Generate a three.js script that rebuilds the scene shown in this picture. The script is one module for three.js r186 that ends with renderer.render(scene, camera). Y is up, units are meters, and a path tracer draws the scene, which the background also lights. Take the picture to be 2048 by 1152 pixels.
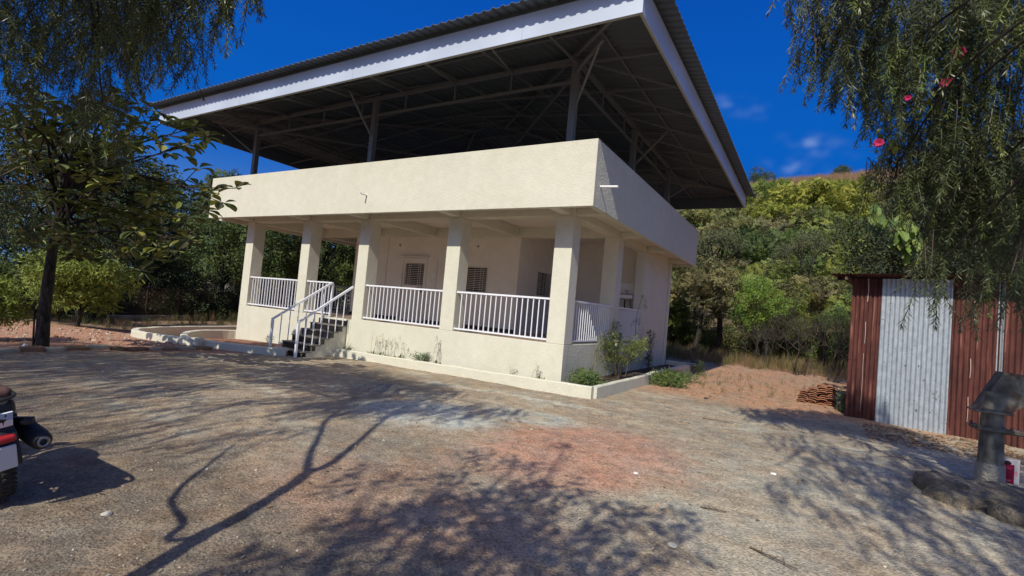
import * as THREE from 'three';
import { mergeGeometries, mergeVertices } from 'three/addons/utils/BufferGeometryUtils.js';
import { RoundedBoxGeometry } from 'three/addons/geometries/RoundedBoxGeometry.js';
import { ImprovedNoise } from 'three/addons/math/ImprovedNoise.js';

// ---------------------------------------------------------------- camera, sky, sun, exposure
const scene = new THREE.Scene();
const camera = new THREE.PerspectiveCamera(59.512, 16 / 9, 0.05, 900);
camera.rotation.order = 'YXZ';
camera.position.set(0, 1.6, 0);
camera.rotation.set(0.0426, 0.5419, 0.0891);
camera.updateMatrixWorld(true);
scene.add(camera);

const SUN = new THREE.Vector3(0.14, 1, 1.05).normalize();
const NZ = new ImprovedNoise();
const noise = (x, y, z = 0) => NZ.noise(x + 31.7, y + 17.3, z + 5.1);
const fbm = (x, y, z = 0, o = 4) => { let a = 0, s = 1, t = 0; for (let i = 0; i < o; i++) { a += s * noise(x, y, z); t += s; s *= 0.5; x = x * 2.03 + 3.1; y = y * 2.03 + 1.7; z *= 2.03; } return a / t; };
const clamp = (v, a = 0, b = 1) => Math.min(b, Math.max(a, v));
const smooth = (a, b, v) => { const t = clamp((v - a) / (b - a)); return t * t * (3 - 2 * t); };
const lerp = (a, b, t) => a + (b - a) * t;

const WISPS = [[-0.015, 0.315, -0.949, 0.9], [-0.037, 0.278, -0.96, 0.8], [-0.136, 0.383, -0.914, 0.45], [-0.7, 0.3, 0.65, 0.8], [0.8, 0.3, -0.5, 0.7]].map(([x, y, z, k]) => [new THREE.Vector3(x, y, z).normalize(), k]);
function makeSky() {
  const W = 1024, H = 512, d = new Float32Array(W * H * 4);
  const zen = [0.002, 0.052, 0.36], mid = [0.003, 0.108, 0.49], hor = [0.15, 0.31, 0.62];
  for (let j = 0; j < H; j++) {
    const el = (j / (H - 1) - 0.5) * Math.PI, se = Math.sin(el), ce = Math.cos(el);
    for (let i = 0; i < W; i++) {
      const ph = (i / W - 0.5) * 2 * Math.PI;
      const v = [ce * Math.cos(ph), se, ce * Math.sin(ph)];
      const e = Math.max(0, se), t1 = smooth(-0.02, 0.28, e), t2 = smooth(0.22, 0.8, e);
      let c = [0, 1, 2].map((k) => lerp(lerp(hor[k], mid[k], t1), zen[k], t2));
      const sd = clamp(v[0] * SUN.x + v[1] * SUN.y + v[2] * SUN.z);           // broad white glow round the sun, raised to add fill to the shade
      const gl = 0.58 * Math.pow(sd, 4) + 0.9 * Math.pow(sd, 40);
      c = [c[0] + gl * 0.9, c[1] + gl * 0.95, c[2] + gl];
      // a few thin fair-weather wisps low over the hills
      let near = 0; for (const [w, k] of WISPS) near = Math.max(near, k * (1 - smooth(0.0, 0.075, Math.hypot(w.x - v[0], (w.y - v[1] + 0.25 * (w.x - v[0])) * 3.4, w.z - v[2]))));
      const cl = near * smooth(-0.12, 0.42, fbm(v[0] * 30 + 2.2, v[1] * 95 + 8 * v[0], v[2] * 30 + 0.4, 6)) * 0.75;
      c = [lerp(c[0], 0.30, cl), lerp(c[1], 0.44, cl), lerp(c[2], 0.72, cl)];
      if (se < 0) { const g = smooth(0, -0.2, se); c = [lerp(c[0], 0.12, g), lerp(c[1], 0.1, g), lerp(c[2], 0.07, g)]; }
      const o = (j * W + i) * 4; d[o] = c[0]; d[o + 1] = c[1]; d[o + 2] = c[2]; d[o + 3] = 1;
    }
  }
  const t = new THREE.DataTexture(d, W, H, THREE.RGBAFormat, THREE.FloatType);
  t.mapping = THREE.EquirectangularReflectionMapping; t.magFilter = THREE.LinearFilter; t.minFilter = THREE.LinearFilter; t.needsUpdate = true;
  return t;
}
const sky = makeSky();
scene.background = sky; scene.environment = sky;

const sun = new THREE.DirectionalLight(new THREE.Color(1.0, 0.945, 0.80), 4.3);
sun.position.copy(SUN).multiplyScalar(60).add(new THREE.Vector3(-6, 0, -9));
sun.target.position.set(-6, 0, -9);
sun.castShadow = true; sun.shadow.mapSize.set(4096, 4096); sun.shadow.radius = 1;
Object.assign(sun.shadow.camera, { left: -30, right: 30, top: 30, bottom: -30, near: 1, far: 140 });
scene.add(sun, sun.target);

const renderer = new THREE.WebGLRenderer({ antialias: true });
renderer.setSize(1024, 576);
renderer.shadowMap.enabled = true;
renderer.toneMapping = THREE.LinearToneMapping;
renderer.toneMappingExposure = 1.05;

// ---------------------------------------------------------------- helpers
function rng(seed) { let a = seed >>> 0; return () => { a = (a + 0x6D2B79F5) >>> 0; let t = a; t = Math.imul(t ^ (t >>> 15), t | 1); t ^= t + Math.imul(t ^ (t >>> 7), t | 61); return ((t ^ (t >>> 14)) >>> 0) / 4294967296; }; }
const V = (x, y, z) => new THREE.Vector3(x, y, z);
const C3 = (r, g, b) => new THREE.Color().setRGB(r, g, b);
const taken = {};
function numbered(n) { taken[n] = (taken[n] || 0) + 1; return taken[n] === 1 ? n : n + '_' + String(taken[n] - 1).padStart(3, '0'); }
function tag(o, label, category, group, kind) { if (label) o.userData.label = label; if (category) o.userData.category = category; if (group) o.userData.group = group; if (kind) o.userData.kind = kind; return o; }
function root(name, label, category, group) { const g = new THREE.Group(); g.name = numbered(name); scene.add(g); return tag(g, label, category, group); }
function mesh(name, geo, mat, parent) { const m = new THREE.Mesh(geo, mat); m.name = parent ? name : numbered(name); m.castShadow = m.receiveShadow = true; (parent || scene).add(m); return m; }
function sub(name, parent) { const g = new THREE.Group(); g.name = name; parent.add(g); return g; }
function structure(name, geo, mat) { const m = mesh(name, geo, mat); m.userData.kind = 'structure'; return m; }
// a point seen at photo pixel (u, v) at a depth along the lens axis
function at(u, v, depth) { const f = 1007.54; return V((u - 1024) / f * depth, -(v - 576) / f * depth, -depth).applyMatrix4(camera.matrixWorld); }
function worldUV(g) {                                       // uv in metres from position and face direction
  const p = g.attributes.position, n = g.attributes.normal, uv = new Float32Array(p.count * 2);
  for (let i = 0; i < p.count; i++) {
    const ax = Math.abs(n.getX(i)), ay = Math.abs(n.getY(i)), az = Math.abs(n.getZ(i));
    const [a, b] = ay > ax && ay > az ? [p.getX(i), p.getZ(i)] : ax > az ? [p.getZ(i), p.getY(i)] : [p.getX(i), p.getY(i)];
    uv[i * 2] = a; uv[i * 2 + 1] = b;
  }
  g.setAttribute('uv', new THREE.BufferAttribute(uv, 2)); return g;
}
function boxGeo(x0, x1, y0, y1, z0, z1, r = 0) {
  const w = x1 - x0, h = y1 - y0, d = z1 - z0;
  const g = r > 0 ? new RoundedBoxGeometry(w, h, d, 2, Math.min(r, w * 0.45, h * 0.45, d * 0.45)) : new THREE.BoxGeometry(w, h, d);
  g.translate((x0 + x1) / 2, (y0 + y1) / 2, (z0 + z1) / 2); return worldUV(g);
}
const UP = V(0, 1, 0);
function barGeo(a, b, w, h = w, up = UP) {                  // a square bar from a to b
  const d = b.clone().sub(a), L = d.length(), g = new THREE.BoxGeometry(w, h, L);
  const z = d.normalize(); let x = new THREE.Vector3().crossVectors(up, z); if (x.lengthSq() < 1e-6) x.set(1, 0, 0); x.normalize();
  const y = new THREE.Vector3().crossVectors(z, x);
  g.applyMatrix4(new THREE.Matrix4().makeBasis(x, y, z).setPosition(a.clone().add(b).multiplyScalar(0.5))); return worldUV(g);
}
function tubeGeo(pts, r0, r1 = r0, seg = 6, rad = 6) {      // a tapering tube through points
  const c = new THREE.CatmullRomCurve3(pts), n = seg * (pts.length - 1), g = new THREE.TubeGeometry(c, n, 1, rad, false), p = g.attributes.position;
  for (let i = 0; i <= n; i++) { const q = c.getPointAt(i / n), r = lerp(r0, r1, i / n);
    for (let j = 0; j <= rad; j++) { const k = i * (rad + 1) + j; p.setXYZ(k, q.x + (p.getX(k) - q.x) * r, q.y + (p.getY(k) - q.y) * r, q.z + (p.getZ(k) - q.z) * r); } }
  const uv = g.attributes.uv, L = c.getLength(); for (let i = 0; i < uv.count; i++) uv.setXY(i, uv.getY(i), uv.getX(i) * L);
  return g;
}
function merge(list) { return mergeGeometries(list.map((g) => { const k = g.index ? g.toNonIndexed() : g; for (const a of Object.keys(k.attributes)) if (!['position', 'normal', 'uv'].includes(a)) k.deleteAttribute(a); return k; })); }
function texture(S, fn, srgb, rep = [1, 1]) {
  const d = new Uint8Array(S * S * 4);
  for (let j = 0; j < S; j++) for (let i = 0; i < S; i++) { const c = fn(i / S, j / S), o = (j * S + i) * 4; d[o] = clamp(c[0]) * 255; d[o + 1] = clamp(c[1]) * 255; d[o + 2] = clamp(c[2]) * 255; d[o + 3] = 255; }
  const t = new THREE.DataTexture(d, S, S); t.wrapS = t.wrapT = THREE.RepeatWrapping; t.magFilter = THREE.LinearFilter; t.minFilter = THREE.LinearMipmapLinearFilter; t.generateMipmaps = true;
  t.repeat.set(rep[0], rep[1]); if (srgb) t.colorSpace = THREE.SRGBColorSpace; t.needsUpdate = true; return t;
}
// periodic noise on the unit square, p cells a side
function hash2(i, j, s) { let h = Math.imul(i, 374761393) + Math.imul(j, 668265263) + Math.imul(s, 1442695041); h = Math.imul(h ^ (h >>> 13), 1274126177); return ((h ^ (h >>> 16)) >>> 0) / 2147483648 - 1; }
function pnoise(u, v, p, s = 0) { p = Math.round(p); s = Math.round(s * 10); const x = u * p, y = v * p, i = Math.floor(x), j = Math.floor(y); let fx = x - i, fy = y - j; fx = fx * fx * (3 - 2 * fx); fy = fy * fy * (3 - 2 * fy); const h = (a, b) => hash2(((a % p) + p) % p, ((b % p) + p) % p, s); return lerp(lerp(h(i, j), h(i + 1, j), fx), lerp(h(i, j + 1), h(i + 1, j + 1), fx), fy); }
function pf(u, v, p, s = 0, o = 4) { let t = 0, a = 1, n = 0; for (let i = 0; i < o; i++) { t += a * pnoise(u, v, p, s + i * 9.1); n += a; a *= 0.55; p *= 2; } return t / n; }
const std = (o) => new THREE.MeshStandardMaterial(o);

// ---------------------------------------------------------------- materials
const rT = rng(5);
const plasterBump = texture(512, (u, v) => { const k = 0.5 + 0.42 * pf(u, v, 60, 2, 3) + 0.2 * pf(u, v, 9, 7, 2); return [k, k, k]; }, false, [0.8, 0.8]);
const plasterTone = texture(512, (u, v) => { const k = 0.935 + 0.018 * pf(u, v, 4, 1, 4) + 0.02 * pf(u, v, 30, 4, 2), st = 0.02 * Math.max(0, pf(u, v, 7, 11, 4)); return [k - st, k - st * 1.2, k - st * 1.9]; }, true, [0.23, 0.23]);
const grimeTone = texture(512, (u, v) => { const k = 0.8 + 0.3 * pf(u, v, 5, 1, 5), r = pf(u, v, 8, 3, 4); return [k + 0.03, k, k - 0.04 + 0.05 * r]; }, true, [0.5, 0.5]);
const MAT = {
  wall: std({ color: C3(0.74, 0.712, 0.588), map: plasterTone, bumpMap: plasterBump, bumpScale: 0.006, roughness: 0.88 }),
  rough: std({ color: C3(0.72, 0.715, 0.585), map: plasterTone, bumpMap: plasterBump, bumpScale: 0.02, roughness: 0.92 }),
  inner: std({ color: C3(0.88, 0.81, 0.71), map: plasterTone, bumpMap: plasterBump, bumpScale: 0.003, roughness: 0.85 }),
  white: std({ color: C3(0.78, 0.79, 0.84), roughness: 0.42 }),
  floor: std({ color: C3(0.60, 0.48, 0.38), map: grimeTone, roughness: 0.35 }),
  granite: std({ color: C3(0.028, 0.027, 0.028), map: grimeTone, roughness: 0.22 }),
  nosing: std({ color: C3(0.30, 0.29, 0.28), map: grimeTone, roughness: 0.5 }),
  fascia: std({ color: C3(0.55, 0.61, 0.72), roughness: 0.38, map: texture(256, (u, v) => { const k = 0.95 + 0.05 * pf(u, v, 3, 2, 3); return [k, k, k]; }, true, [0.4, 0.4]) }),
  trim: std({ color: C3(0.36, 0.36, 0.30), roughness: 0.5 }),
  sheet: std({ color: C3(0.105, 0.125, 0.14), roughness: 0.5 }),
  steel: std({ color: C3(0.18, 0.185, 0.195), roughness: 0.5 }),
  dark: std({ color: C3(0.012, 0.012, 0.013), roughness: 0.6 }),
  grille: std({ color: C3(0.62, 0.57, 0.52), roughness: 0.5 }),
  pvc: std({ color: C3(0.8, 0.8, 0.78), roughness: 0.35 }),
  grey: std({ color: C3(0.32, 0.32, 0.32), roughness: 0.7 }),
};
const barkMap = texture(256, (u, v) => { const k = 0.62 + 0.5 * pf(u, v, 10, 3, 5), c = 0.2 * Math.max(0, pf(u, v, 4, 8, 3)); return [k + c, k + c * 1.05, k + c]; }, true, [2, 1]);
MAT.bark = std({ color: C3(0.085, 0.065, 0.05), map: barkMap, bumpMap: barkMap, bumpScale: 0.02, roughness: 0.95 });
MAT.paleBark = std({ color: C3(0.19, 0.155, 0.125), map: barkMap, bumpMap: barkMap, bumpScale: 0.015, roughness: 0.95 });
MAT.twig = std({ color: C3(0.12, 0.085, 0.06), roughness: 0.95 });
const leafMat = (r, g, b, t = 0.35, rough = 0.62) => new THREE.MeshPhysicalMaterial({ color: C3(r, g, b), roughness: rough, transmission: t, thickness: 0, side: THREE.DoubleSide, ior: 1.4 });

// ---------------------------------------------------------------- ground and hill
const SLOPE = (x, z = -12) => { const t = Math.max(0, -4 - x); return -Math.min(0.30, 0.0016 * t * t) * smooth(-5, -9, z); };
function hill(x, z) {
  const side = lerp(0.16, 1, smooth(-75, -32, x)), far = -z;
  return side * (34 * smooth(30, 128, far + 0.18 * x) + 2.4 * fbm(x * 0.03, z * 0.03, 0, 3) * smooth(34, 60, far));
}
function inBuilding(x, z) { return x > -16 && x < -4.6 && z < -9.8 && z > -18; }
function groundY(x, z) {
  let y = SLOPE(x, z) + hill(x, z);
  const near = 1 - smooth(22, 40, Math.hypot(x + 4, z + 6));
  y += near * (0.035 * fbm(x * 0.45, z * 0.45, 1, 3) + 0.022 * fbm(x * 1.9, z * 1.9, 2, 3) + 0.013 * fbm(x * 6.5, z * 6.5, 3, 3)) * (1 - 0.6 * smooth(-11.5, -13, z));
  const m = Math.hypot((x + 6.35) / 0.95, (z + 6.75) / 0.5);                       // the small heap of sand by the kerb
  y += 0.10 * Math.pow(1 - smooth(0, 1.15, m), 1.2) * (1 + 0.5 * fbm(x * 4, z * 4, 8, 3));
  const e = smooth(0.25, 0.9, Math.hypot(Math.max(0, Math.abs(x + 12.9) - 0.5), Math.max(0, Math.abs(z + 3.8) - 0.5)));
  y += 0.06 * (1 - e);
  if (z < -9.2 && x < -3.5) y = Math.min(y, SLOPE(x, z) + 0.02 + hill(x, z));
  return y;
}
const grainMap = (() => {                                    // fine soil grain, small pale and dark chips
  const S = 1024, base = new Float32Array(S * S), r = rng(91);
  for (let j = 0; j < S; j++) for (let i = 0; i < S; i++) { const u = i / S, v = j / S; base[j * S + i] = 0.80 + 0.16 * pf(u, v, 24, 1, 4) + 0.22 * pf(u, v, 170, 5, 2) + (r() - 0.5) * 0.14; }
  for (let k = 0; k < 4200; k++) {
    const cx = r() * S, cy = r() * S, a = 0.7 + 2.2 * r() * r(), b = a * (0.5 + 0.5 * r()), t = r() * 3.14, val = r() < 0.6 ? 0.95 + 0.2 * r() : 0.52 + 0.2 * r();
    for (let y = -5; y <= 5; y++) for (let x = -5; x <= 5; x++) { const p = (x * Math.cos(t) + y * Math.sin(t)) / a, q = (-x * Math.sin(t) + y * Math.cos(t)) / b, d = p * p + q * q; if (d < 1) { const ii = (Math.round(cx + x) + S) % S, jj = (Math.round(cy + y) + S) % S; base[jj * S + ii] = lerp(base[jj * S + ii], val, 0.85); } }
  }
  return texture(S, (u, v) => { const k = base[Math.round(v * S) % S * S + Math.round(u * S) % S], w = pf(u, v, 9, 33, 3) * 0.06; return [k * 1.1 + w, k * 1.1, k * 1.1 - w]; }, true, [0.42, 0.42]);
})();
function soil(x, z) {
  const n1 = fbm(x * 0.35, z * 0.35, 4, 4), n2 = fbm(x * 1.3, z * 1.3, 6, 4), n3 = fbm(x * 5, z * 5, 9, 3), n4 = fbm(x * 0.8 + 9, z * 2.6, 12, 4);
  let c = [0.265 + 0.04 * n2, 0.208 + 0.03 * n2, 0.145 + 0.02 * n2];
  const mix = (d, t) => { t = clamp(t); c = c.map((v, k) => lerp(v, d[k], t)); };
  mix([0.36, 0.322, 0.235], smooth(-0.05, 0.45, n4 + 0.25 * n3) * 0.75);                                         // trodden pale dust
  mix([0.33, 0.30, 0.225], (0.55 + n2) * smooth(-2.6, -0.2, x) * smooth(-12.5, -10, z) * (1 - smooth(-4.2, -3, z)));
  mix([0.145, 0.114, 0.08], smooth(0.05, 0.4, n1 - 0.2 * n2) * 0.5);
  mix([0.13, 0.098, 0.066], smooth(-3.6, -2.2, z + 0.9 * n2) * smooth(-0.6, -2.4, x + 0.6 * n1) * (0.75 + 0.5 * n3));              // darker loose dirt
  const red = (cx, cz, rx, rz) => 1 - smooth(0.55, 1.12, Math.hypot((x - cx) / rx, (z - cz) / rz) + 0.38 * n2 + 0.14 * n3);
  mix([0.37, 0.19, 0.125], red(-2.35, -5.75, 1.35, 1.75) * (0.74 + 0.5 * n3));                                              // brick-dust patch
  mix([0.27, 0.16, 0.105], red(-2.9, -3.2, 1.6, 1.0) * 0.5);
  mix([0.37, 0.365, 0.31], red(-4.75, -5.75, 1.25, 1.0) * 0.85);                                                  // spilt cement
  mix([0.35, 0.34, 0.28], red(-3.6, -6.9, 0.9, 0.6) * 0.7);
  mix([0.21, 0.19, 0.15], red(-6.4, -6.75, 1.3, 0.6) * 0.8);                                                    // heap of sand
  mix([0.40, 0.37, 0.29], (1 - smooth(0.05, 0.22, Math.abs(z + 8.35 + 0.10 * (x + 3.5) + 0.12 * n2))) * smooth(-7.6, -6, x) * (1 - smooth(-3.6, -2.6, x)) * (0.7 + n3));   // grit line along the kerb
  const bare = smooth(-11.2, -12.6, z + 0.5 * n2 + 0.25 * x * smooth(-2, 0, x)) * smooth(-3.7, -3.2, x);
  mix([0.36 + 0.05 * n3, 0.20 + 0.035 * n3, 0.118], bare * 0.95);
  mix([0.27, 0.19, 0.12], bare * smooth(-0.1, 0.3, n2 + n3 * 0.5) * 0.7);
  const leftRed = smooth(-11.9, -12.4, x + 0.3 * n2);
  mix([0.34, 0.17, 0.105], leftRed * 0.85);
  mix([0.16, 0.115, 0.075], smooth(-18, -21, x) * 0.8);
  const hi = smooth(-26, -34, z);
  mix([0.115, 0.085, 0.05], hi * 0.9);
  mix([0.30 + 0.08 * n1, 0.185 + 0.04 * n1, 0.105], smooth(-98, -112, z + 10 * n1));
  return c.map((v) => v * 1.62);
}
{
  const axis = (a, b, step, lo, hi) => { const r = []; let p = a, s = step; while (p > lo) { s *= 1.16; p -= s; r.unshift(Math.max(p, lo)); } for (let q = a; q <= b + 1e-6; q += step) r.push(q); p = b; s = step; while (p < hi) { s *= 1.16; p += s; r.push(Math.min(p, hi)); } return r; };
  const xs = axis(-14.5, 4, 0.055, -500, 500), zs = axis(-13.5, -0.6, 0.05, -700, 120), nx = xs.length, nz = zs.length;
  const pos = new Float32Array(nx * nz * 3), col = new Float32Array(nx * nz * 3), uv = new Float32Array(nx * nz * 2), idx = [];
  for (let j = 0; j < nz; j++) for (let i = 0; i < nx; i++) {
    const k = j * nx + i, x = xs[i], z = zs[j], c = soil(x, z);
    pos.set([x, inBuilding(x, z) ? -0.4 : groundY(x, z), z], k * 3); col.set(c, k * 3); uv.set([x, z], k * 2);
    if (i < nx - 1 && j < nz - 1) idx.push(k, k + nx, k + 1, k + 1, k + nx, k + nx + 1);
  }
  const g = new THREE.BufferGeometry(); g.setAttribute('position', new THREE.BufferAttribute(pos, 3)); g.setAttribute('color', new THREE.BufferAttribute(col, 3)); g.setAttribute('uv', new THREE.BufferAttribute(uv, 2)); g.setIndex(idx); g.computeVertexNormals();
  structure('ground', g, std({ vertexColors: true, map: grainMap, bumpMap: grainMap, bumpScale: 0.013, roughness: 0.97 }));
}

// ---------------------------------------------------------------- the pavilion
const xL = -17.204, xR = -3.722, zF = -8.898, zB = -18.846, yB = 3.709, yT = 5.028, zW = -9.65, xW = -4.43, zI = -12.52, FL = 0.92, BEAM = 3.70, CEIL = 4.0;
const house = root('pavilion', 'cream plastered pavilion with white railed veranda and wide metal roof', 'building');
const B = (name, x0, x1, y0, y1, z0, z1, mat = MAT.wall, par = house, r = 0.012) => mesh(name, boxGeo(x0, x1, y0, y1, z0, z1, r), mat, par);
// base walls below the railings
B('base_wall', -16.2, -11.85, -0.6, 0.96, -9.9, zW);
B('base_wall', -11.85, -10.85, -0.6, FL + 0.004, -9.9, zW);
B('base_wall', -10.85, xW, -0.6, 0.96, -9.9, zW);
B('base_wall', xW - 0.25, xW - 0.002, -0.6, 0.96, -15.41, -9.9, MAT.rough);
B('base_wall', -16.2, -15.95, -0.6, 0.96, -18.1, -9.9);
// floor slab and skirting
B('veranda_floor', -15.95, xW - 0.25, 0.5, FL, -18.1, -9.9, MAT.floor, house, 0);
// columns
const COLX = [[-16.2, -15.8], [-13.33, -12.94], [-10.85, -10.46], [-7.77, -7.36], [-4.85, xW]];
COLX.forEach(([a, b], i) => B('column', a, b, i === 2 ? 0.925 : 0.96, BEAM, zW - 0.4, zW - 0.001));
B('column', xW - 0.4, xW - 0.003, 0.96, BEAM, -12.95, -12.52);
B('column', xW - 0.3, xW - 0.003, 0.96, BEAM, -15.41, -15.05);
B('column', -16.2, -15.8, 0.96, BEAM, -15.1, -14.7);
// beams, brackets and ceiling
B('beam', -16.2, xW, BEAM, CEIL, zW - 0.3, zW - 0.002);
B('beam', -16.2, xW - 0.002, BEAM + 0.002, CEIL, zI - 0.25, zI + 0.03);
B('beam', xW - 0.3, xW - 0.004, BEAM + 0.001, CEIL, -18.1, zW - 0.302);
B('beam', -16.198, -15.9, BEAM + 0.001, CEIL, -18.1, zW - 0.302);
for (const [a, b] of COLX.slice(1, 4)) B('beam', (a + b) / 2 - 0.12, (a + b) / 2 + 0.12, BEAM + 0.02, CEIL, zI + 0.032, zW - 0.302);
for (const [a, b] of COLX) B('bracket', (a + b) / 2 - 0.12, (a + b) / 2 + 0.12, BEAM + 0.022, 3.87, zW, zF - 0.13);
for (const z of [-9.85, -12.72, -15.2, -17.9]) B('bracket', xW, xR - 0.13, BEAM + 0.022, 3.87, z - 0.12, z + 0.12);
B('roof_slab', xL + 0.12, xR - 0.12, CEIL, 4.16, zB + 0.12, zF - 0.12, MAT.inner, house, 0);
B('soffit', xL + 0.12, xR - 0.12, 3.87, CEIL - 0.002, zW + 0.002, zF - 0.122, MAT.wall, house, 0);
B('soffit', xW + 0.002, xR - 0.122, 3.87, CEIL - 0.002, zB + 0.12, zW, MAT.wall, house, 0);
// parapet
B('parapet', xL, xR, yB, yT, zF - 0.12, zF);
B('parapet', xR - 0.12, xR, yB, yT, -15.36, zF - 0.12, MAT.rough);
B('parapet', xR - 0.122, xR - 0.004, yB + 0.01, yT - 0.006, zB, -15.385, MAT.rough);
B('parapet', xL, xL + 0.12, yB, yT, zB, zF - 0.12);
B('parapet', xL + 0.12, xR - 0.124, yB, yT, zB, zB + 0.12);
B('drip_stub', -16.62, -16.5, 3.62, 3.72, -9.06, -8.94, MAT.wall, house, 0.004);
// closed rooms behind the veranda
B('room_wall', -14.2, -11.92, FL, CEIL, zI - 0.2, zI, MAT.inner, house, 0);
B('room_wall', -11.92, -10.8, 3.0, CEIL, zI - 0.2, zI, MAT.inner, house, 0);
B('room_wall', -10.8, -9.4, FL, CEIL, zI - 0.2, zI, MAT.inner, house, 0);
B('room_wall', -9.4, -8.42, 2.80, CEIL, zI - 0.2, zI, MAT.inner, house, 0);
B('room_wall', -9.4, -8.42, FL, 2.03, zI - 0.2, zI, MAT.inner, house, 0);
B('room_wall', -8.42, -7.38, FL, CEIL, zI - 0.2, zI, MAT.inner, house, 0);
B('room_wall', -7.58, -7.38, FL, CEIL, -13.7, zI - 0.2, MAT.inner, house, 0);
B('room_wall', -7.58, -7.38, 2.86, CEIL, -14.7, -13.7, MAT.inner, house, 0);
B('room_wall', -7.58, -7.38, FL, 2.1, -14.7, -13.7, MAT.inner, house, 0);
B('room_wall', -7.58, -7.38, FL, CEIL, -15.6, -14.7, MAT.inner, house, 0);
B('room_wall', -7.38, xW - 0.2, FL, CEIL, -15.6, -15.41, MAT.inner, house, 0);
B('room_wall', -14.2, -14.0, FL, CEIL, -18.1, zI - 0.2, MAT.inner, house, 0);
B('room_wall', -14.2, xW - 0.25, FL, CEIL, -18.1, -17.9, MAT.inner, house, 0);
// dark lining added inside the closed rooms so the openings stay dark
const DARK_LINING = std({ color: C3(0.16, 0.155, 0.145), map: grimeTone, roughness: 0.95 });
B('added_dark_lining', -13.99, -7.6, FL + 0.005, CEIL - 0.01, -17.89, -17.87, DARK_LINING, house, 0);
B('added_dark_lining', -13.99, -13.97, FL + 0.005, CEIL - 0.01, -17.86, zI - 0.24, DARK_LINING, house, 0);
B('added_dark_lining', -13.96, -7.6, CEIL - 0.04, CEIL - 0.02, -17.86, zI - 0.27, DARK_LINING, house, 0);
B('added_dark_lining', -13.96, -7.6, FL + 0.005, FL + 0.02, -17.86, zI - 0.24, DARK_LINING, house, 0);
B('added_dark_lining', -7.64, -7.6, FL + 0.03, CEIL - 0.05, -17.86, -14.72, DARK_LINING, house, 0);
B('added_dark_lining', -11.0, -10.94, FL + 0.03, CEIL - 0.05, -17.86, -14.0, DARK_LINING, house, 0);
B('end_wall', xW - 0.2, xW - 0.001, -0.6, BEAM, -18.13, -15.412);
B('pilaster', xW, xW + 0.05, -0.6, BEAM, -18.13, -17.86);
B('skirting', -14.2, -11.95, FL, FL + 0.1, zI, zI + 0.015, MAT.granite, house, 0);
B('skirting', -10.77, -7.365, FL, FL + 0.1, zI, zI + 0.015, MAT.granite, house, 0);
// door with a louvred grille in its upper half
{
  const d = sub('door', house), z = zI;
  for (const [x0, x1, y0, y1] of [[-11.92, -11.84, FL, 3.0], [-10.88, -10.8, FL, 3.0], [-11.84, -10.88, 2.92, 3.0]]) B('door_frame', x0, x1, y0, y1, z - 0.1, z + 0.03, MAT.inner, d, 0.006);
  B('door_panel', -11.84, -10.88, FL + 0.02, 2.02, z - 0.09, z - 0.04, MAT.inner, d, 0.004);
  B('door_rail', -11.84, -10.88, 2.02, 2.12, z - 0.09, z - 0.02, MAT.inner, d, 0.004);
  B('door_rail', -11.84, -10.88, 2.84, 2.92, z - 0.09, z - 0.02, MAT.inner, d, 0.004);
  for (const x of [-11.84, -10.95]) B('door_stile', x, x + 0.07, 2.12, 2.84, z - 0.09, z - 0.02, MAT.inner, d, 0.004);
  for (let k = 0; k < 12; k++) B('grille_bar', -11.77, -10.95, 2.145 + k * 0.06, 2.163 + k * 0.06, z - 0.07, z - 0.05, MAT.grille, d, 0);
  for (const x of [-11.63, -11.55, -11.2, -11.12]) B('grille_bar', x, x + 0.014, 2.12, 2.84, z - 0.05, z - 0.038, MAT.grille, d, 0);
  B('lintel', -11.97, -10.76, 3.03, 3.07, z, z + 0.07, MAT.inner, d, 0.004);
  mesh('bolt', barGeo(V(-11.15, 2.03, z + 0.01), V(-10.9, 2.03, z + 0.01), 0.03), MAT.grey, d);
  mesh('padlock', boxGeo(-11.03, -10.96, 1.9, 2.0, z - 0.01, z + 0.03, 0.012), MAT.dark, d);
}
function grilleWindow(x0, x1, y0, y1, turn) {             // turn: false faces the front, true faces the side veranda
  const w = sub('window', house);
  const P = (name, a, b, c, e, f, g, m) => turn ? B(name, -7.38 + f, -7.38 + g, c, e, a, b, m, w, 0.003) : B(name, a, b, c, e, zI + f, zI + g, m, w, 0.003);
  P('window_frame', x0, x0 + 0.035, y0, y1, -0.06, 0.012, MAT.grille); P('window_frame', x1 - 0.035, x1, y0, y1, -0.06, 0.012, MAT.grille);
  P('window_frame', x0 + 0.035, x1 - 0.035, y0, y0 + 0.03, -0.06, 0.012, MAT.grille); P('window_frame', x0 + 0.035, x1 - 0.035, y1 - 0.03, y1, -0.06, 0.012, MAT.grille);
  const n = 13; for (let k = 1; k < n; k++) { const y = lerp(y0 + 0.03, y1 - 0.03, k / n); P('grille_bar', x0 + 0.035, x1 - 0.035, y - 0.009, y + 0.009, -0.04, -0.022, MAT.grille); }
  for (const t of [0.1, 0.2, 0.5, 0.72, 0.82]) { const x = lerp(x0, x1, t); P('grille_bar', x - 0.007, x + 0.007, y0 + 0.03, y1 - 0.03, -0.022, -0.01, MAT.grille); }
  P('window_sill', x0 - 0.04, x1 + 0.04, y0 - 0.04, y0 - 0.002, 0.0, 0.05, MAT.inner);
}
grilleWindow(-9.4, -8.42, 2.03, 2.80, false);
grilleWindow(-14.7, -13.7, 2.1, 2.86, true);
B('switch_box', -10.55, -10.46, 2.38, 2.5, zI, zI + 0.02, MAT.pvc, house, 0.004);
for (const x of [-12.06, -8.86]) { const g = new THREE.SphereGeometry(0.035, 12, 8); g.translate(x, 3.42, zI + 0.02); mesh('lamp_holder', worldUV(g), MAT.grey, house); }
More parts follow.
